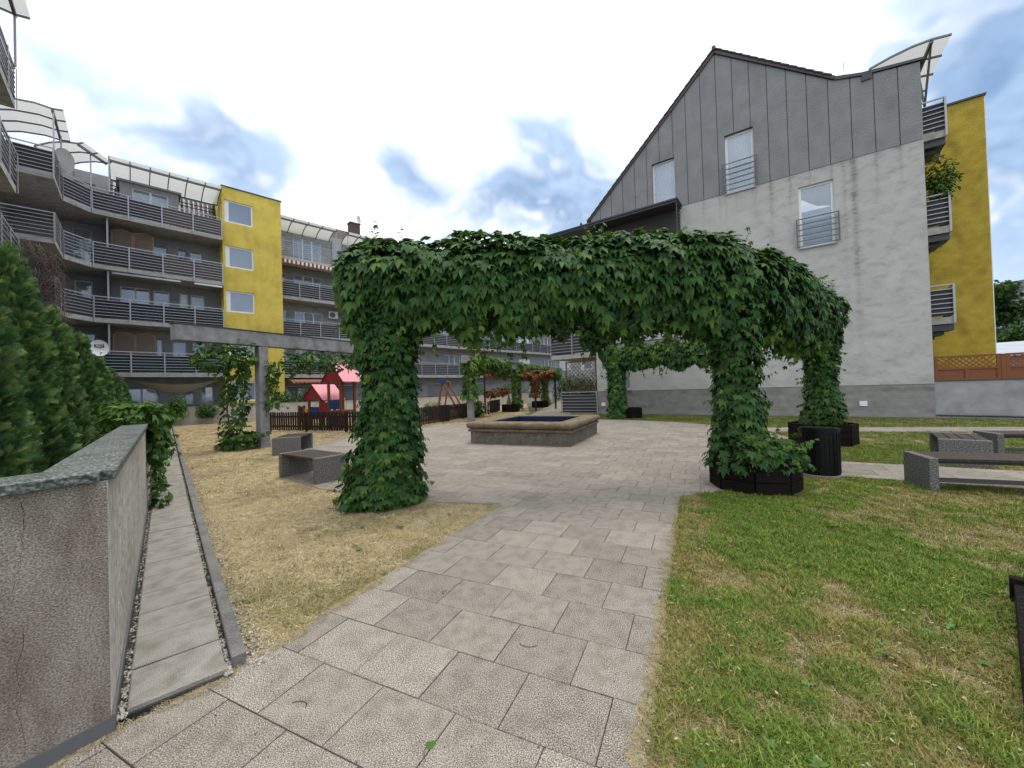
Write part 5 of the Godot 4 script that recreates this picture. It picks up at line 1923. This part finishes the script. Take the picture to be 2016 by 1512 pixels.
	tag(d, "flattened straw-coloured dry grass of the lawns", "grass")
	var f := many("leaf_litter", leaf_c, M.blade, self, fx, fc)
	tag(f, "pale leaf flecks and clippings lying in the grass", "litter")
	print("grass ", gx.size(), " ", dx.size(), " ", fx.size())


# ------------------------------------------------------------------ terrace wall under the left house
func terraces() -> void:
	var w := thing("terrace_wall", "pale stained terrace wall along the foot of the left house", "wall")
	var line := [Vector2(-21.45, -23.8), Vector2(-17.2, -25.75), Vector2(-12.2, -28.7), Vector2(4.5, -44.9)]
	for i in line.size() - 1:
		var a: Vector2 = line[i]
		var c: Vector2 = line[i + 1]
		var b := MB.new()
		b.bar(Vector3(a.x, 0.52, a.y), Vector3(c.x, 0.52, c.y), 0.2, 1.2)
		part("wall_section", b, M.terrace_wall, w)
		b = MB.new()
		b.bar(Vector3(a.x, 1.14, a.y), Vector3(c.x, 1.14, c.y), 0.28, 0.035)
		part("coping", b, M.tin_dark, w)
	var f := MB.new()
	f.slab(PackedVector2Array([Vector2(-21.4, -24.0), Vector2(-17.2, -25.95), Vector2(-12.2, -28.9), Vector2(4.4, -45.1), Vector2(2, -50), Vector2(-22, -27.5)]), 0.0, 0.35)
	struct("terrace_floor", f, M.kerb)
	var H := fr(Vector3(-19.9, 0, -27), 45.8)
	var spots := [["leafy shrub behind the pale terrace wall, under the sail", Vector3(-2.6, 0.35, 2.35), Vector3(0.55, 0.75, 0.4), 900, LIGHTS],
		["low dark shrub on the terrace under the sail", Vector3(-1.2, 0.35, 2.25), Vector3(0.6, 0.45, 0.4), 800, GREENS],
		["slim shrub before the terrace door", Vector3(-0.2, 0.35, 1.8), Vector3(0.3, 0.85, 0.3), 500, GREENS],
		["dense round shrub on the terrace behind the picket fence", Vector3(5.0, 0.35, 2.2), Vector3(1.3, 0.85, 0.8), 2600, GREENS],
		["dark feathery shrub left of the round terrace shrub", Vector3(3.2, 0.35, 2.0), Vector3(0.9, 0.8, 0.6), 1500, GREENS],
		["plants at the left end of the terrace by the glass door", Vector3(-4.8, 0.35, 2.2), Vector3(0.6, 0.6, 0.4), 700, LIGHTS],
		["shrub on the far terrace left of the wooden pergola", Vector3(21.0, 0.35, 1.4), Vector3(1.6, 0.9, 0.8), 1500, LIGHTS],
		["shrub on the far terrace right of the wooden pergola", Vector3(27.0, 0.35, 1.0), Vector3(1.8, 1.1, 0.8), 1500, GREENS]]
	for s in spots:
		bush("terrace_shrub", s[0], H * s[1], s[2], s[3], 0.14, s[4], 2, "bush", "shrubs on the terrace")
	bush("balcony_plant", "green pot plant on the third balcony behind the rail", H * Vector3(-5.9, 9.6, -0.2), Vector3(0.35, 0.65, 0.3), 350, 0.13, LIGHTS, 2, "plant", "plants on the balconies")
	bush("balcony_plant", "dark pot plant on the lowest railed balcony", H * Vector3(-2.2, 3.3, -0.3), Vector3(0.3, 0.6, 0.25), 300, 0.12, GREENS, 2, "plant", "plants on the balconies")
	bush("balcony_plant", "small pot plant under the little window", H * Vector3(-1.9, 10.7, -1.3), Vector3(0.28, 0.35, 0.2), 200, 0.11, LIGHTS, 2, "plant", "plants on the balconies")
	bush("balcony_plant", "green shrub spilling from the right flank balcony of the gable house", fr(Vector3(4.85, 0, -22.25), 125.5) * Vector3(13.95, 8.2, -1.3), Vector3(0.55, 0.95, 0.5), 900, 0.15, LIGHTS, 2, "plant", "plants on the balconies")


# ------------------------------------------------------------------ concrete pergola
func pergola(label: String, a: Vector2, c: Vector2, cols: Array, group := "concrete pergola pieces round the plaza", hi := 3.57) -> void:
	var o := thing("concrete_pergola", label, "pergola", Transform3D(Basis(), Vector3(cols[0].x, 0, cols[0].y)), group)
	var base := Vector3(cols[0].x, 0, cols[0].y)
	var d3 := Vector3(c.x - a.x, 0, c.y - a.y).normalized()
	var turn := Basis(d3, UP, d3.cross(UP))
	var b := MB.new()
	var l := a.distance_to(c)
	b.x = Transform3D(turn, Vector3(a.x, 0, a.y) - base)
	b.cbox(Vector3(0, hi - 0.43, -0.15), Vector3(l, hi, 0.15), 0.012)
	part("beam", b, M.concrete, o)
	b = MB.new()
	b.x = Transform3D(turn, Vector3(a.x, 0, a.y) - base)
	b.box(Vector3(-0.02, hi + 0.002, -0.17), Vector3(l + 0.02, hi + 0.03, 0.17))
	part("flashing", b, M.tin_dark, o)
	for q in cols:
		b = MB.new()
		b.x = Transform3D(turn, Vector3(q.x, 0, q.y) - base)
		b.cbox(Vector3(-0.14, 0.16, -0.14), Vector3(0.14, hi - 0.435, 0.14), 0.012)
		b.cbox(Vector3(-0.15, -0.1, -0.15), Vector3(0.15, 0.158, 0.15), 0.008)
		part("column", b, M.concrete, o)

func pergolas() -> void:
	pergola("concrete pergola buried under the big ivy arch in front of the plaza", Vector2(-2.42, -5.71), Vector2(3.5, -5.98), [Vector2(-1.8, -5.74), Vector2(3.4, -5.97)])
	pergola("concrete pergola under the ivy, right of the big arch", Vector2(3.56, -6.06), Vector2(7.85, -9.85), [Vector2(7.5, -9.54)])
	pergola("bare concrete pergola beam on one column beside the dry lawn", Vector2(-8.95, -10.35), Vector2(-5.6, -16.35), [Vector2(-7.86, -12.3)])
	pergola("concrete pergola with ivy in front of the gable plinth", Vector2(4.4, -19.5), Vector2(8.3, -16.4), [Vector2(5.05, -18.98)])
	var row := [Vector2(-2.15, -20.0), Vector2(0.3, -28.0), Vector2(2.85, -34.0), Vector2(5.0, -41.0)]
	for i in 3:
		pergola(["nearest concrete pergola bay behind the playground fence", "middle concrete pergola bay of the far walk", "farthest concrete pergola bay of the walk"][i], row[i] - (row[i + 1] - row[i]) * 0.08, row[i + 1] - (row[i + 1] - row[i]) * 0.09, [row[i]], "concrete pergola bays of the far walk", 3.35)
	var grp := "climbers on the concrete pergola"
	vine("ivy", "dense dark ivy arch over the front of the plaza", grp, [
		[Vector3(-2.38, 3.2, -5.67), Vector3(3.5, 3.22, -5.9), 0.48, 0.54, 1.5, 13500, 0, 0.155],
		[Vector3(-1.8, 0.02, -5.72), Vector3(-1.8, 3.1, -5.72), 0.37, 0.37, 0.36, 6000, 3, 0.115],
		[Vector3(-1.9, 0.1, -5.62), Vector3(-1.85, 0.75, -5.66), 0.45, 0.45, 0.1, 1900, 1, 0.12],
		[Vector3(3.4, 0.35, -5.95), Vector3(3.4, 3.1, -5.95), 0.28, 0.28, 0.6, 3000, 3, 0.125],
		[Vector3(3.15, 0.62, -5.62), Vector3(4.02, 0.48, -5.66), 0.3, 0.2, 1.5, 1700, 1, 0.11]],
		300, GREENS, {"strings": 80, "shoots": 190, "trunks": 4})
	vine("ivy", "ivy on the pergola bay behind the black bin", grp, [
		[Vector3(3.7, 3.18, -6.2), Vector3(7.75, 3.14, -9.75), 0.5, 0.56, 1.5, 8600, 0, 0.155],
		[Vector3(7.5, 0.4, -9.5), Vector3(7.5, 3.0, -9.5), 0.31, 0.31, 0.5, 2800, 3, 0.135]],
		120, GREENS, {"strings": 50, "shoots": 90, "trunks": 4})
	vine("ivy", "ivy on the column in front of the gable plinth", grp, [
		[Vector3(4.6, 2.95, -19.3), Vector3(8.3, 2.95, -16.4), 0.42, 0.55, 1.15, 2600, 0, 0.2],
		[Vector3(5.05, 0.15, -18.9), Vector3(5.05, 3.0, -18.9), 0.4, 0.4, 0.25, 1500, 0, 0.2]],
		0, GREENS + LIGHTS, {"strings": 12, "shoots": 30})
	vine("ivy", "thin straggling climber on the bare concrete pergola column", grp, [
		[Vector3(-8.55, 0.1, -12.05), Vector3(-8.45, 3.05, -12.05), 0.36, 0.34, 0.55, 420, 3, 0.15],
		[Vector3(-8.8, 2.75, -10.8), Vector3(-8.0, 2.8, -12.1), 0.32, 0.38, 1.2, 280, 3, 0.15],
		[Vector3(-7.5, 2.75, -12.9), Vector3(-6.4, 2.85, -14.9), 0.3, 0.32, 1.4, 340, 3, 0.15],
		[Vector3(-6.4, 2.9, -14.9), Vector3(-5.7, 2.95, -16.2), 0.2, 0.22, 1.5, 220, 3, 0.14],
		[Vector3(-8.5, 0.1, -12.0), Vector3(-8.2, 0.5, -12.0), 0.42, 0.4, 0.6, 420, 3, 0.14],
		[Vector3(-7.55, 1.2, -12.35), Vector3(-7.55, 2.7, -12.35), 0.14, 0.14, 0.5, 170, 3, 0.14]],
		0, LIGHTS + GREENS, {"strings": 26, "shoots": 60, "loose": 0.55})
	for i in 3:
		var a: Vector2 = row[i]
		var c: Vector2 = row[i + 1]
		vine("ivy", ["pale green climber on the nearest bay of the far walk", "climber on the middle bay of the far walk", "climber on the farthest bay of the walk"][i], grp, [
			[Vector3(a.x, 3.1, a.y), Vector3(lerpf(a.x, c.x, 0.75 if i == 0 else 0.95), 3.05, lerpf(a.y, c.y, 0.75 if i == 0 else 0.95)), 0.42, 0.4, 1.3, 1500, 0, 0.24],
			[Vector3(a.x, 1.2 if i == 0 else 0.2, a.y), Vector3(a.x, 3.0, a.y), 0.3, 0.3, 0.6, 500, 0, 0.22]],
			0, LIGHTS, {"strings": 20, "shoots": 20})


# ------------------------------------------------------------------ square stone basin
func ring_side(b: MB, prof: Array, half: float, x0: float, x1: float) -> void:
	# x0 or x1 beyond +-9 means: mitre at the corner
	for i in prof.size() - 1:
		var p: Vector2 = prof[i]
		var q: Vector2 = prof[i + 1]
		var xa := func(v: float, o: float) -> float: return clampf(v, -(half + o), half + o)
		var nn := Vector3(0, p.x - q.x, q.y - p.y)
		b.quad(Vector3(xa.call(x0, p.x), p.y, half + p.x), Vector3(xa.call(x1, p.x), p.y, half + p.x), Vector3(xa.call(x1, q.x), q.y, half + q.x), Vector3(xa.call(x0, q.x), q.y, half + q.x), nn)

func basin() -> void:
	var o := thing("stone_basin", "square sandstone fountain basin in the middle of the plaza", "fountain", fr(Vector3(0.76, 0, -12.29), 115.0))
	var half := 1.52
	var roll := [Vector2(-0.02, 0.445)]
	for k in 9:
		var a := -PI / 2 + PI * k / 8.0
		roll.append(Vector2(0.01 + 0.085 * cos(a), 0.53 + 0.09 * sin(a)))
	roll.append_array([Vector2(-0.36, 0.622), Vector2(-0.38, 0.605), Vector2(-0.38, 0.3)])
	var corn := [Vector2(-0.05, 0.345), Vector2(0.035, 0.35), Vector2(0.06, 0.37), Vector2(0.06, 0.405), Vector2(0.03, 0.43), Vector2(-0.03, 0.443)]
	for k in 4:
		var t := Transform3D(Basis(UP, k * PI / 2), Vector3.ZERO)
		var b := MB.new()
		b.x = t
		ring_side(b, [Vector2(0, -0.05), Vector2(0, 0.35)], half, -10, 10)
		part("base_wall", b, M.basin_base, o)
		for h in [[-10.0, -0.003], [0.003, 10.0]]:
			b = MB.new()
			b.x = t
			ring_side(b, corn, half, h[0], h[1])
			part("cornice_stone", b, M.sandstone, o)
			b = MB.new()
			b.x = t
			ring_side(b, roll, half, h[0], h[1])
			part("coping_stone", b, M.sandstone, o)
	var b := MB.new()
	var i := half - 0.385
	b.quad(Vector3(-i, 0.2, -i), Vector3(i, 0.2, -i), Vector3(i, 0.2, i), Vector3(-i, 0.2, i), UP)
	for k in 4:
		b.x = Transform3D(Basis(UP, k * PI / 2), Vector3.ZERO)
		b.quad(Vector3(-i, 0.2, -i), Vector3(i, 0.2, -i), Vector3(i, 0.585, -i), Vector3(-i, 0.585, -i), Vector3(0, 0, 1))
	part("blue_liner", b, M.liner, o)


# ------------------------------------------------------------------ benches
func bench(label: String, at: Vector2, az: float, l: float, w: float, bar := false) -> void:
	var o := thing("bench", label, "bench", fr(Vector3(at.x, 0, at.y), az), "concrete and timber benches round the plaza")
	for x in [0.0, l - 0.1]:
		var b := MB.new()
		b.cbox(Vector3(x, -0.03, -w), Vector3(x + 0.1, 0.45, 0.0), 0.008)
		part("concrete_end", b, M.pebble, o)
	var n := 4
	var bw := (w - 0.02) / n
	for k in n:
		var b := MB.new()
		b.cbox(Vector3(0.103, 0.405, -w + 0.01 + k * bw + 0.006), Vector3(l - 0.103, 0.448, -w + 0.01 + (k + 1) * bw - 0.006), 0.005)
		part("slat", b, M.bench_wood, o)
	for z in [-w * 0.25, -w * 0.75]:
		var b := MB.new()
		b.box(Vector3(0.1, 0.36, z - 0.02), Vector3(l - 0.1, 0.4, z + 0.02))
		part("bearer", b, M.tin_dark, o)
	if bar:
		var b := MB.new()
		b.box(Vector3(0.1, 0.12, -0.12), Vector3(l - 0.1, 0.17, -0.06))
		part("stretcher", b, M.tin_dark, o)

func benches() -> void:
	bench("bench beside the left ivy column, end towards the viewer's right", Vector2(-4.58, -7.62), 125.0, 1.36, 0.64)
	bench("bench farther back at the plaza edge near the bare concrete column", Vector2(-6.68, -11.6), 168.0, 1.22, 0.68)
	bench("nearest right bench with a low dark stretcher, cut by the photo's edge", Vector2(5.62, -5.32), 112.0, 2.1, 0.64, true)
	bench("short bench behind the nearest right bench, concrete end facing the viewer", Vector2(8.3, -7.83), 221.7, 1.23, 0.62)
	bench("right bench farthest back, beside the back path", Vector2(8.99, -7.29), 110.0, 2.0, 0.6, true)


# ------------------------------------------------------------------ planters and bin
func planter(label: String, at: Vector2, r: float, turn: float, h := 0.5) -> void:
	var o := thing("timber_planter", label, "planter", Transform3D(Basis(UP, turn), Vector3(at.x, 0, at.y)), "dark timber planters at the pergola columns")
	for k in 8:
		var a0 := TAU * k / 8.0
		var a1 := TAU * (k + 1) / 8.0
		var p := Vector3(cos(a0) * r, 0, sin(a0) * r)
		var q := Vector3(cos(a1) * r, 0, sin(a1) * r)
		for j in 3:
			var b := MB.new()
			var y := h * (j + 0.5) / 3.0
			b.bar(p.lerp(q, 0.01) + UP * y, p.lerp(q, 0.99) + UP * y, 0.06 + 0.006 * ((j + k) % 2), h / 3.0 - 0.012)
			part("board", b, M.planter_wood, o)
	var b := MB.new()
	var poly := PackedVector2Array()
	for k in 8:
		poly.append(Vector2(cos(TAU * k / 8.0), sin(TAU * k / 8.0)) * (r - 0.04))
	b.slab(poly, 0.0, h - 0.08)
	part("soil", b, M.soil, o)

func planters_and_bin() -> void:
	planter("timber planter at the foot of the right ivy column, creeper over its rim", Vector2(3.58, -5.88), 0.57, 0.25)
	planter("timber planter hidden under the left ivy column", Vector2(-1.9, -5.76), 0.46, 0.4, 0.4)
	planter("timber planter on the grass behind the black bin", Vector2(7.6, -9.65), 0.66, 0.2)
	planter("small timber planter beside the ivy column at the gable plinth", Vector2(5.75, -18.75), 0.4, 0.2)
	planter("timber planter under the nearest bay of the far walk", Vector2(-0.15, -27.4), 0.6, 0.2)
	planter("timber planter under the middle bay of the far walk", Vector2(2.3, -32.5), 0.7, 0.2)
	var o := thing("litter_bin", "black round litter bin beside the right timber planter", "litter bin", Transform3D(Basis(), Vector3(5.02, 0, -6.45)))
	var b := MB.new()
	b.tube([Vector3(0, 0.0, 0), Vector3(0, 0.03, 0)], [0.285], 32)
	part("foot", b, M.concrete, o)
	b = MB.new()
	b.tube([Vector3(0, 0.03, 0), Vector3(0, 0.72, 0)], [0.265], 32)
	part("drum", b, M.bin, o)
	b = MB.new()
	for k in 26:
		var a := TAU * k / 26.0
		b.bar(Vector3(cos(a) * 0.268, 0.05, sin(a) * 0.268), Vector3(cos(a) * 0.268, 0.7, sin(a) * 0.268), 0.02, 0.008, Vector3(cos(a), 0, sin(a)))
	part("ribs", b, M.bin, o)
	b = MB.new()
	b.tube([Vector3(0, 0.715, 0), Vector3(0, 0.74, 0), Vector3(0, 0.765, 0), Vector3(0, 0.775, 0)], [0.275, 0.28, 0.27, 0.2], 32)
	part("lid", b, M.bin, o)
	var d := thing("litter_bin", "dark bin in front of the playground fence", "litter bin", Transform3D(Basis(), Vector3(-3.62, 0, -20.6)))
	b = MB.new()
	b.tube([Vector3(0, 0, 0), Vector3(0, 0.78, 0)], [0.28], 20)
	part("drum", b, M.bin, d)
	b = MB.new()
	b.tube([Vector3(0, 0.781, 0), Vector3(0, 0.84, 0)], [0.3, 0.27], 20)
	part("lid", b, M.bin, d)


# ------------------------------------------------------------------ playground
func picket_fence(label: String, a: Vector2, c: Vector2) -> void:
	var az := rad_to_deg(atan2(c.x - a.x, -(c.y - a.y)))
	var o := thing("picket_fence", label, "fence", fr(Vector3(a.x, 0, a.y), az), "dark picket fence round the playground")
	var l := a.distance_to(c)
	var poly := PackedVector2Array([Vector2(-0.045, 0.04), Vector2(0.045, 0.04), Vector2(0.045, 0.80), Vector2(0.03, 0.845), Vector2(0.0, 0.86), Vector2(-0.03, 0.845), Vector2(-0.045, 0.80)])
	var b := MB.new()
	b.prism(poly, 0.0, 0.022)
	var pm := b.mesh()
	var n := int(l / 0.137)
	for k in n:
		put("picket", pm, M.picket, o, Transform3D(Basis(Vector3(0, 0, 1), rng.randfn(0, 0.008)), Vector3(0.07 + k * 0.137, rng.randf_range(-0.012, 0.012), 0.0)))
	for y in [0.22, 0.64]:
		b = MB.new()
		b.box(Vector3(0, y - 0.035, -0.04), Vector3(l, y + 0.035, -0.002))
		part("rail", b, M.picket, o)
	for k in int(l / 2.2) + 1:
		b = MB.new()
		b.box(Vector3(k * 2.2, -0.05, -0.12), Vector3(k * 2.2 + 0.08, 0.8, -0.042))
		part("post", b, M.picket, o)

func playground() -> void:
	picket_fence("dark picket fence in front of the playhouse", Vector2(-11.15, -17.8), Vector2(-5.1, -15.55))
	picket_fence("dark picket fence running back behind the basin", Vector2(-5.0, -15.65), Vector2(-1.9, -24.2))
	picket_fence("short dark picket fence beyond the round bush", Vector2(-1.5, -25.0), Vector2(-0.9, -28.2))
	var T := fr(Vector3(-9.75, 0, -18.35), 113.0)
	var o := thing("playhouse", "wooden playhouse with two pink roofs behind the picket fence", "playhouse", T)
	for q in [[0.3, 1.45, 2.06], [1.55, 2.25, 2.98]]:
		var x0: float = q[0]
		var wd := 0.72
		var ev: float = q[1]
		var tp: float = q[2]
		for x in [x0, x0 + wd]:
			for z in [0.0, -0.8]:
				var b := MB.new()
				b.box(Vector3(x - 0.045, -0.05, z - 0.045), Vector3(x + 0.045, ev + 0.1, z + 0.045))
				part("post", b, M.play_wood, o)
		var b := MB.new()
		b.prism(PackedVector2Array([Vector2(x0 - 0.3, ev - 0.1), Vector2(x0 + wd + 0.25, ev - 0.1), Vector2(x0 + wd / 2, tp - 0.06)]), 0.05, 0.075)
		part("gable_board", b, M.play_red, o)
		var mid := x0 + wd / 2
		b = MB.new()
		b.quad(Vector3(mid, tp, 0.15), Vector3(mid, tp, -1.15), Vector3(x0 + wd + 0.32, ev - 0.12, -1.15), Vector3(x0 + wd + 0.32, ev - 0.12, 0.15), Vector3(1, 1, 0))
		b.quad(Vector3(mid, tp - 0.02, 0.15), Vector3(mid, tp - 0.02, -1.15), Vector3(x0 + wd + 0.32, ev - 0.14, -1.15), Vector3(x0 + wd + 0.32, ev - 0.14, 0.15), Vector3(-1, -1, 0))
		part("roof_panel", b, M.play_pink, o)
		b = MB.new()
		b.quad(Vector3(mid, tp, 0.15), Vector3(mid, tp, -1.15), Vector3(x0 - 0.34, ev - 0.12, -1.15), Vector3(x0 - 0.34, ev - 0.12, 0.15), Vector3(-1, 1, 0))
		part("roof_panel", b, M.play_red, o)
	var panels := [[0.35, 0.45, 0.97, 1.02, M.play_blue], [1.07, 0.55, 1.5, 1.22, M.play_red], [1.6, 0.9, 2.22, 1.3, M.play_blue], [1.6, 0.1, 2.22, 0.62, M.play_blue], [-0.35, 0.3, -0.1, 1.05, M.matting_green], [0.02, 0.5, 0.22, 0.95, M.play_yellow]]
	for p in panels:
		var b := MB.new()
		b.box(Vector3(p[0], p[1], 0.0), Vector3(p[2], p[3], 0.03))
		part("panel", b, p[4], o)
	for x in [-0.4, -0.05]:
		var b := MB.new()
		b.box(Vector3(x - 0.04, -0.05, -0.05), Vector3(x + 0.04, 1.1, 0.03))
		part("post", b, M.play_wood, o)
	var b := MB.new()
	b.box(Vector3(1.5, 0.64, -0.85), Vector3(2.33, 0.84, 0.055))
	part("deck", b, M.play_wood, o)
	# swing frame
	var S := fr(Vector3(-4.15, 0, -23.3), 100.0)
	var s := thing("swing_frame", "brown swing frame with blue corner behind the fence", "swing", S)
	for q in [[0.0, 1.15], [0.0, -0.35]]:
		b = MB.new()
		b.tube([Vector3(q[0], 2.15, 0), Vector3(q[1], 0.0, 0.1)], [0.06], 8)
		part("leg", b, M.play_wood, s)
		b = MB.new()
		b.tube([Vector3(-0.6, 2.15, -2.8), Vector3(-0.6 + q[1], 0.0, -2.7)], [0.06], 8)
		part("leg", b, M.play_wood, s)
	b = MB.new()
	b.tube([Vector3(0, 2.17, 0.1), Vector3(-0.6, 2.17, -2.9)], [0.06], 8)
	part("top_beam", b, M.play_wood, s)
	b = MB.new()
	b.cbox(Vector3(-0.2, 2.05, -0.1), Vector3(0.22, 2.28, 0.12), 0.01)
	part("corner_plate", b, M.play_blue, s)


# ------------------------------------------------------------------ garden between the houses
func back_garden() -> void:
	bush("round_bush", "round green bush at the end of the picket fence", Vector3(-2.3, 0, -22.8), Vector3(0.75, 0.5, 0.6), 1500, 0.15, GREENS + LIGHTS, 2, "bush")
	bush("fence_bush", "pale yellowish bush behind the fence by the swing", Vector3(-4.6, 0, -22.2), Vector3(0.5, 0.5, 0.4), 600, 0.14, LIGHTS, 2, "bush")
	bush("far_bush", "grey green bush at the far end of the walk", Vector3(7.0, 0, -46.0), Vector3(2.2, 1.6, 1.2), 1800, 0.3, GREENS, 2, "bush")
	bush("far_bush", "dark bush behind the trellis seat", fr(Vector3(4.85, 0, -22.25), 125.5) * Vector3(-1.4, 0.0, -2.0), Vector3(0.9, 1.2, 0.8), 1200, 0.16, REDS + LIGHTS, 2, "bush")
	var o := thing("wooden_pergola", "dark red wooden pergola on posts behind the basin", "pergola", Transform3D(Basis(), Vector3(0.1, 0, -28.2)))
	var posts := [Vector3(-1.95, 0, 1.9), Vector3(-0.05, 0, 0.0), Vector3(1.55, 0, 0.3), Vector3(3.1, 0, -0.9)]
	for p in posts:
		var b := MB.new()
		b.bar(p - UP * 0.1, p + UP * 2.65, 0.12, 0.12)
		part("post", b, M.picket, o)
	for i in 3:
		for y in [2.45, 2.68]:
			var b := MB.new()
			b.bar(posts[i] + UP * y, posts[i + 1] + UP * y, 0.08, 0.16)
			part("beam", b, M.play_red if i < 2 else M.picket, o)
	vine("red_creeper", "reddish creeper on the dark wooden pergola", "", [
		[Vector3(0.2, 2.6, -28.1), Vector3(3.0, 2.6, -28.7), 0.35, 0.3, 1.4, 420, 0, 0.22],
		[Vector3(1.65, 1.0, -27.8), Vector3(1.65, 2.6, -27.8), 0.3, 0.3, 0.6, 380, 0, 0.2],
		[Vector3(-1.7, 1.3, -26.4), Vector3(-0.3, 1.5, -28.0), 0.25, 0.3, 1.0, 260, 0, 0.2]], 0, REDS, {"strings": 6, "shoots": 10})
	var v := thing("stone_vase", "pale slim vase standing on the timber planter of the far walk", "vase", Transform3D(Basis(), Vector3(-0.25, 0.45, -27.1)))
	var b := MB.new()
	b.tube([Vector3(0, 0, 0), Vector3(0, 0.1, 0), Vector3(0, 0.35, 0), Vector3(0, 0.6, 0), Vector3(0, 0.72, 0)], [0.13, 0.17, 0.12, 0.06, 0.09], 14)
	part("body", b, M.sandstone, v)


# ------------------------------------------------------------------ small things
func details() -> void:
	# a fallen leaf and twigs on the path
	var l := thing("fallen_leaf", "single green leaf with long stalk lying on the near paving", "leaf", Transform3D(Basis.from_euler(Vector3(0, 2.2, 0)), Vector3(-0.42, 0.006, -1.74)))
	put("blade", leaf_a, M.leaf2, l, Transform3D(Basis.from_euler(Vector3(-1.45, 0, 0)).scaled(Vector3.ONE * 0.06), Vector3.ZERO))
	var b := MB.new()
	b.tube([Vector3(0, 0.004, 0), Vector3(-0.03, 0.012, -0.03), Vector3(-0.07, 0.006, -0.04)], [0.0016], 5)
	part("stalk", b, M.twig, l)
	var n := 0
	for q in [[Vector3(-1.13, 0.004, -1.98), 0.05, 3.9], [Vector3(0.06, 0.004, -2.42), 0.06, 0.7], [Vector3(-0.55, 0.004, -3.05), 0.04, 2.0]]:
		b = MB.new()
		var pts := []
		for i in 7:
			var a: float = q[2] + i * 0.42
			pts.append(q[0] + Vector3(cos(a) * q[1], 0.0, sin(a) * q[1] * 0.7))
		b.tube(pts, [0.002], 5)
		tag(put("twig", b.mesh(), M.twig, self), ["curled dry twig on the paving near the kerb end", "thin bent stalk on a paving joint in the path's middle", "small curled twig near the dry lawn edge of the path"][n], "twig")
		n += 1
	# crumbs and dark flecks on the slabs
	var fx := []
	var fc := []
	for k in 900:
		var d := rng.randf_range(1.2, 7.0)
		var p := Vector2(sin(rng.randf_range(-0.9, 0.5)), 0)
		var a := rng.randf_range(-0.75, 0.4)
		p = Vector2(sin(a) * d, -cos(a) * d)
		if not Geometry2D.is_point_in_polygon(p, region):
			continue
		fx.append(Transform3D(Basis.from_euler(Vector3(-1.5, rng.randf() * TAU, 0)).scaled(Vector3.ONE * rng.randf_range(0.004, 0.012)), Vector3(p.x, 0.003, p.y)))
		fc.append(Color(0.03, 0.025, 0.02) if rng.randf() < 0.75 else Color(0.45, 0.4, 0.3))
	tag(many("paving_litter", leaf_c, M.blade, self, fx, fc), "tiny dark crumbs and straw flecks scattered on the paving", "litter")
	# dark timber edging at the right border of the picture
	var e := thing("timber_edging", "low black timber edging cut off by the right photo edge", "edging", fr(Vector3(3.42, 0, -2.72), 231.0))
	for k in 2:
		b = MB.new()
		b.cbox(Vector3(0.02, -0.05 + 0.085 * k, -0.09 - 0.01 * k), Vector3(1.7, 0.033 + 0.085 * k, 0.0), 0.006)
		part("board", b, M.planter_wood, e)
	b = MB.new()
	b.cbox(Vector3(-0.06, -0.05, -0.12), Vector3(0.015, 0.15, 0.02), 0.006)
	part("stake", b, M.planter_wood, e)
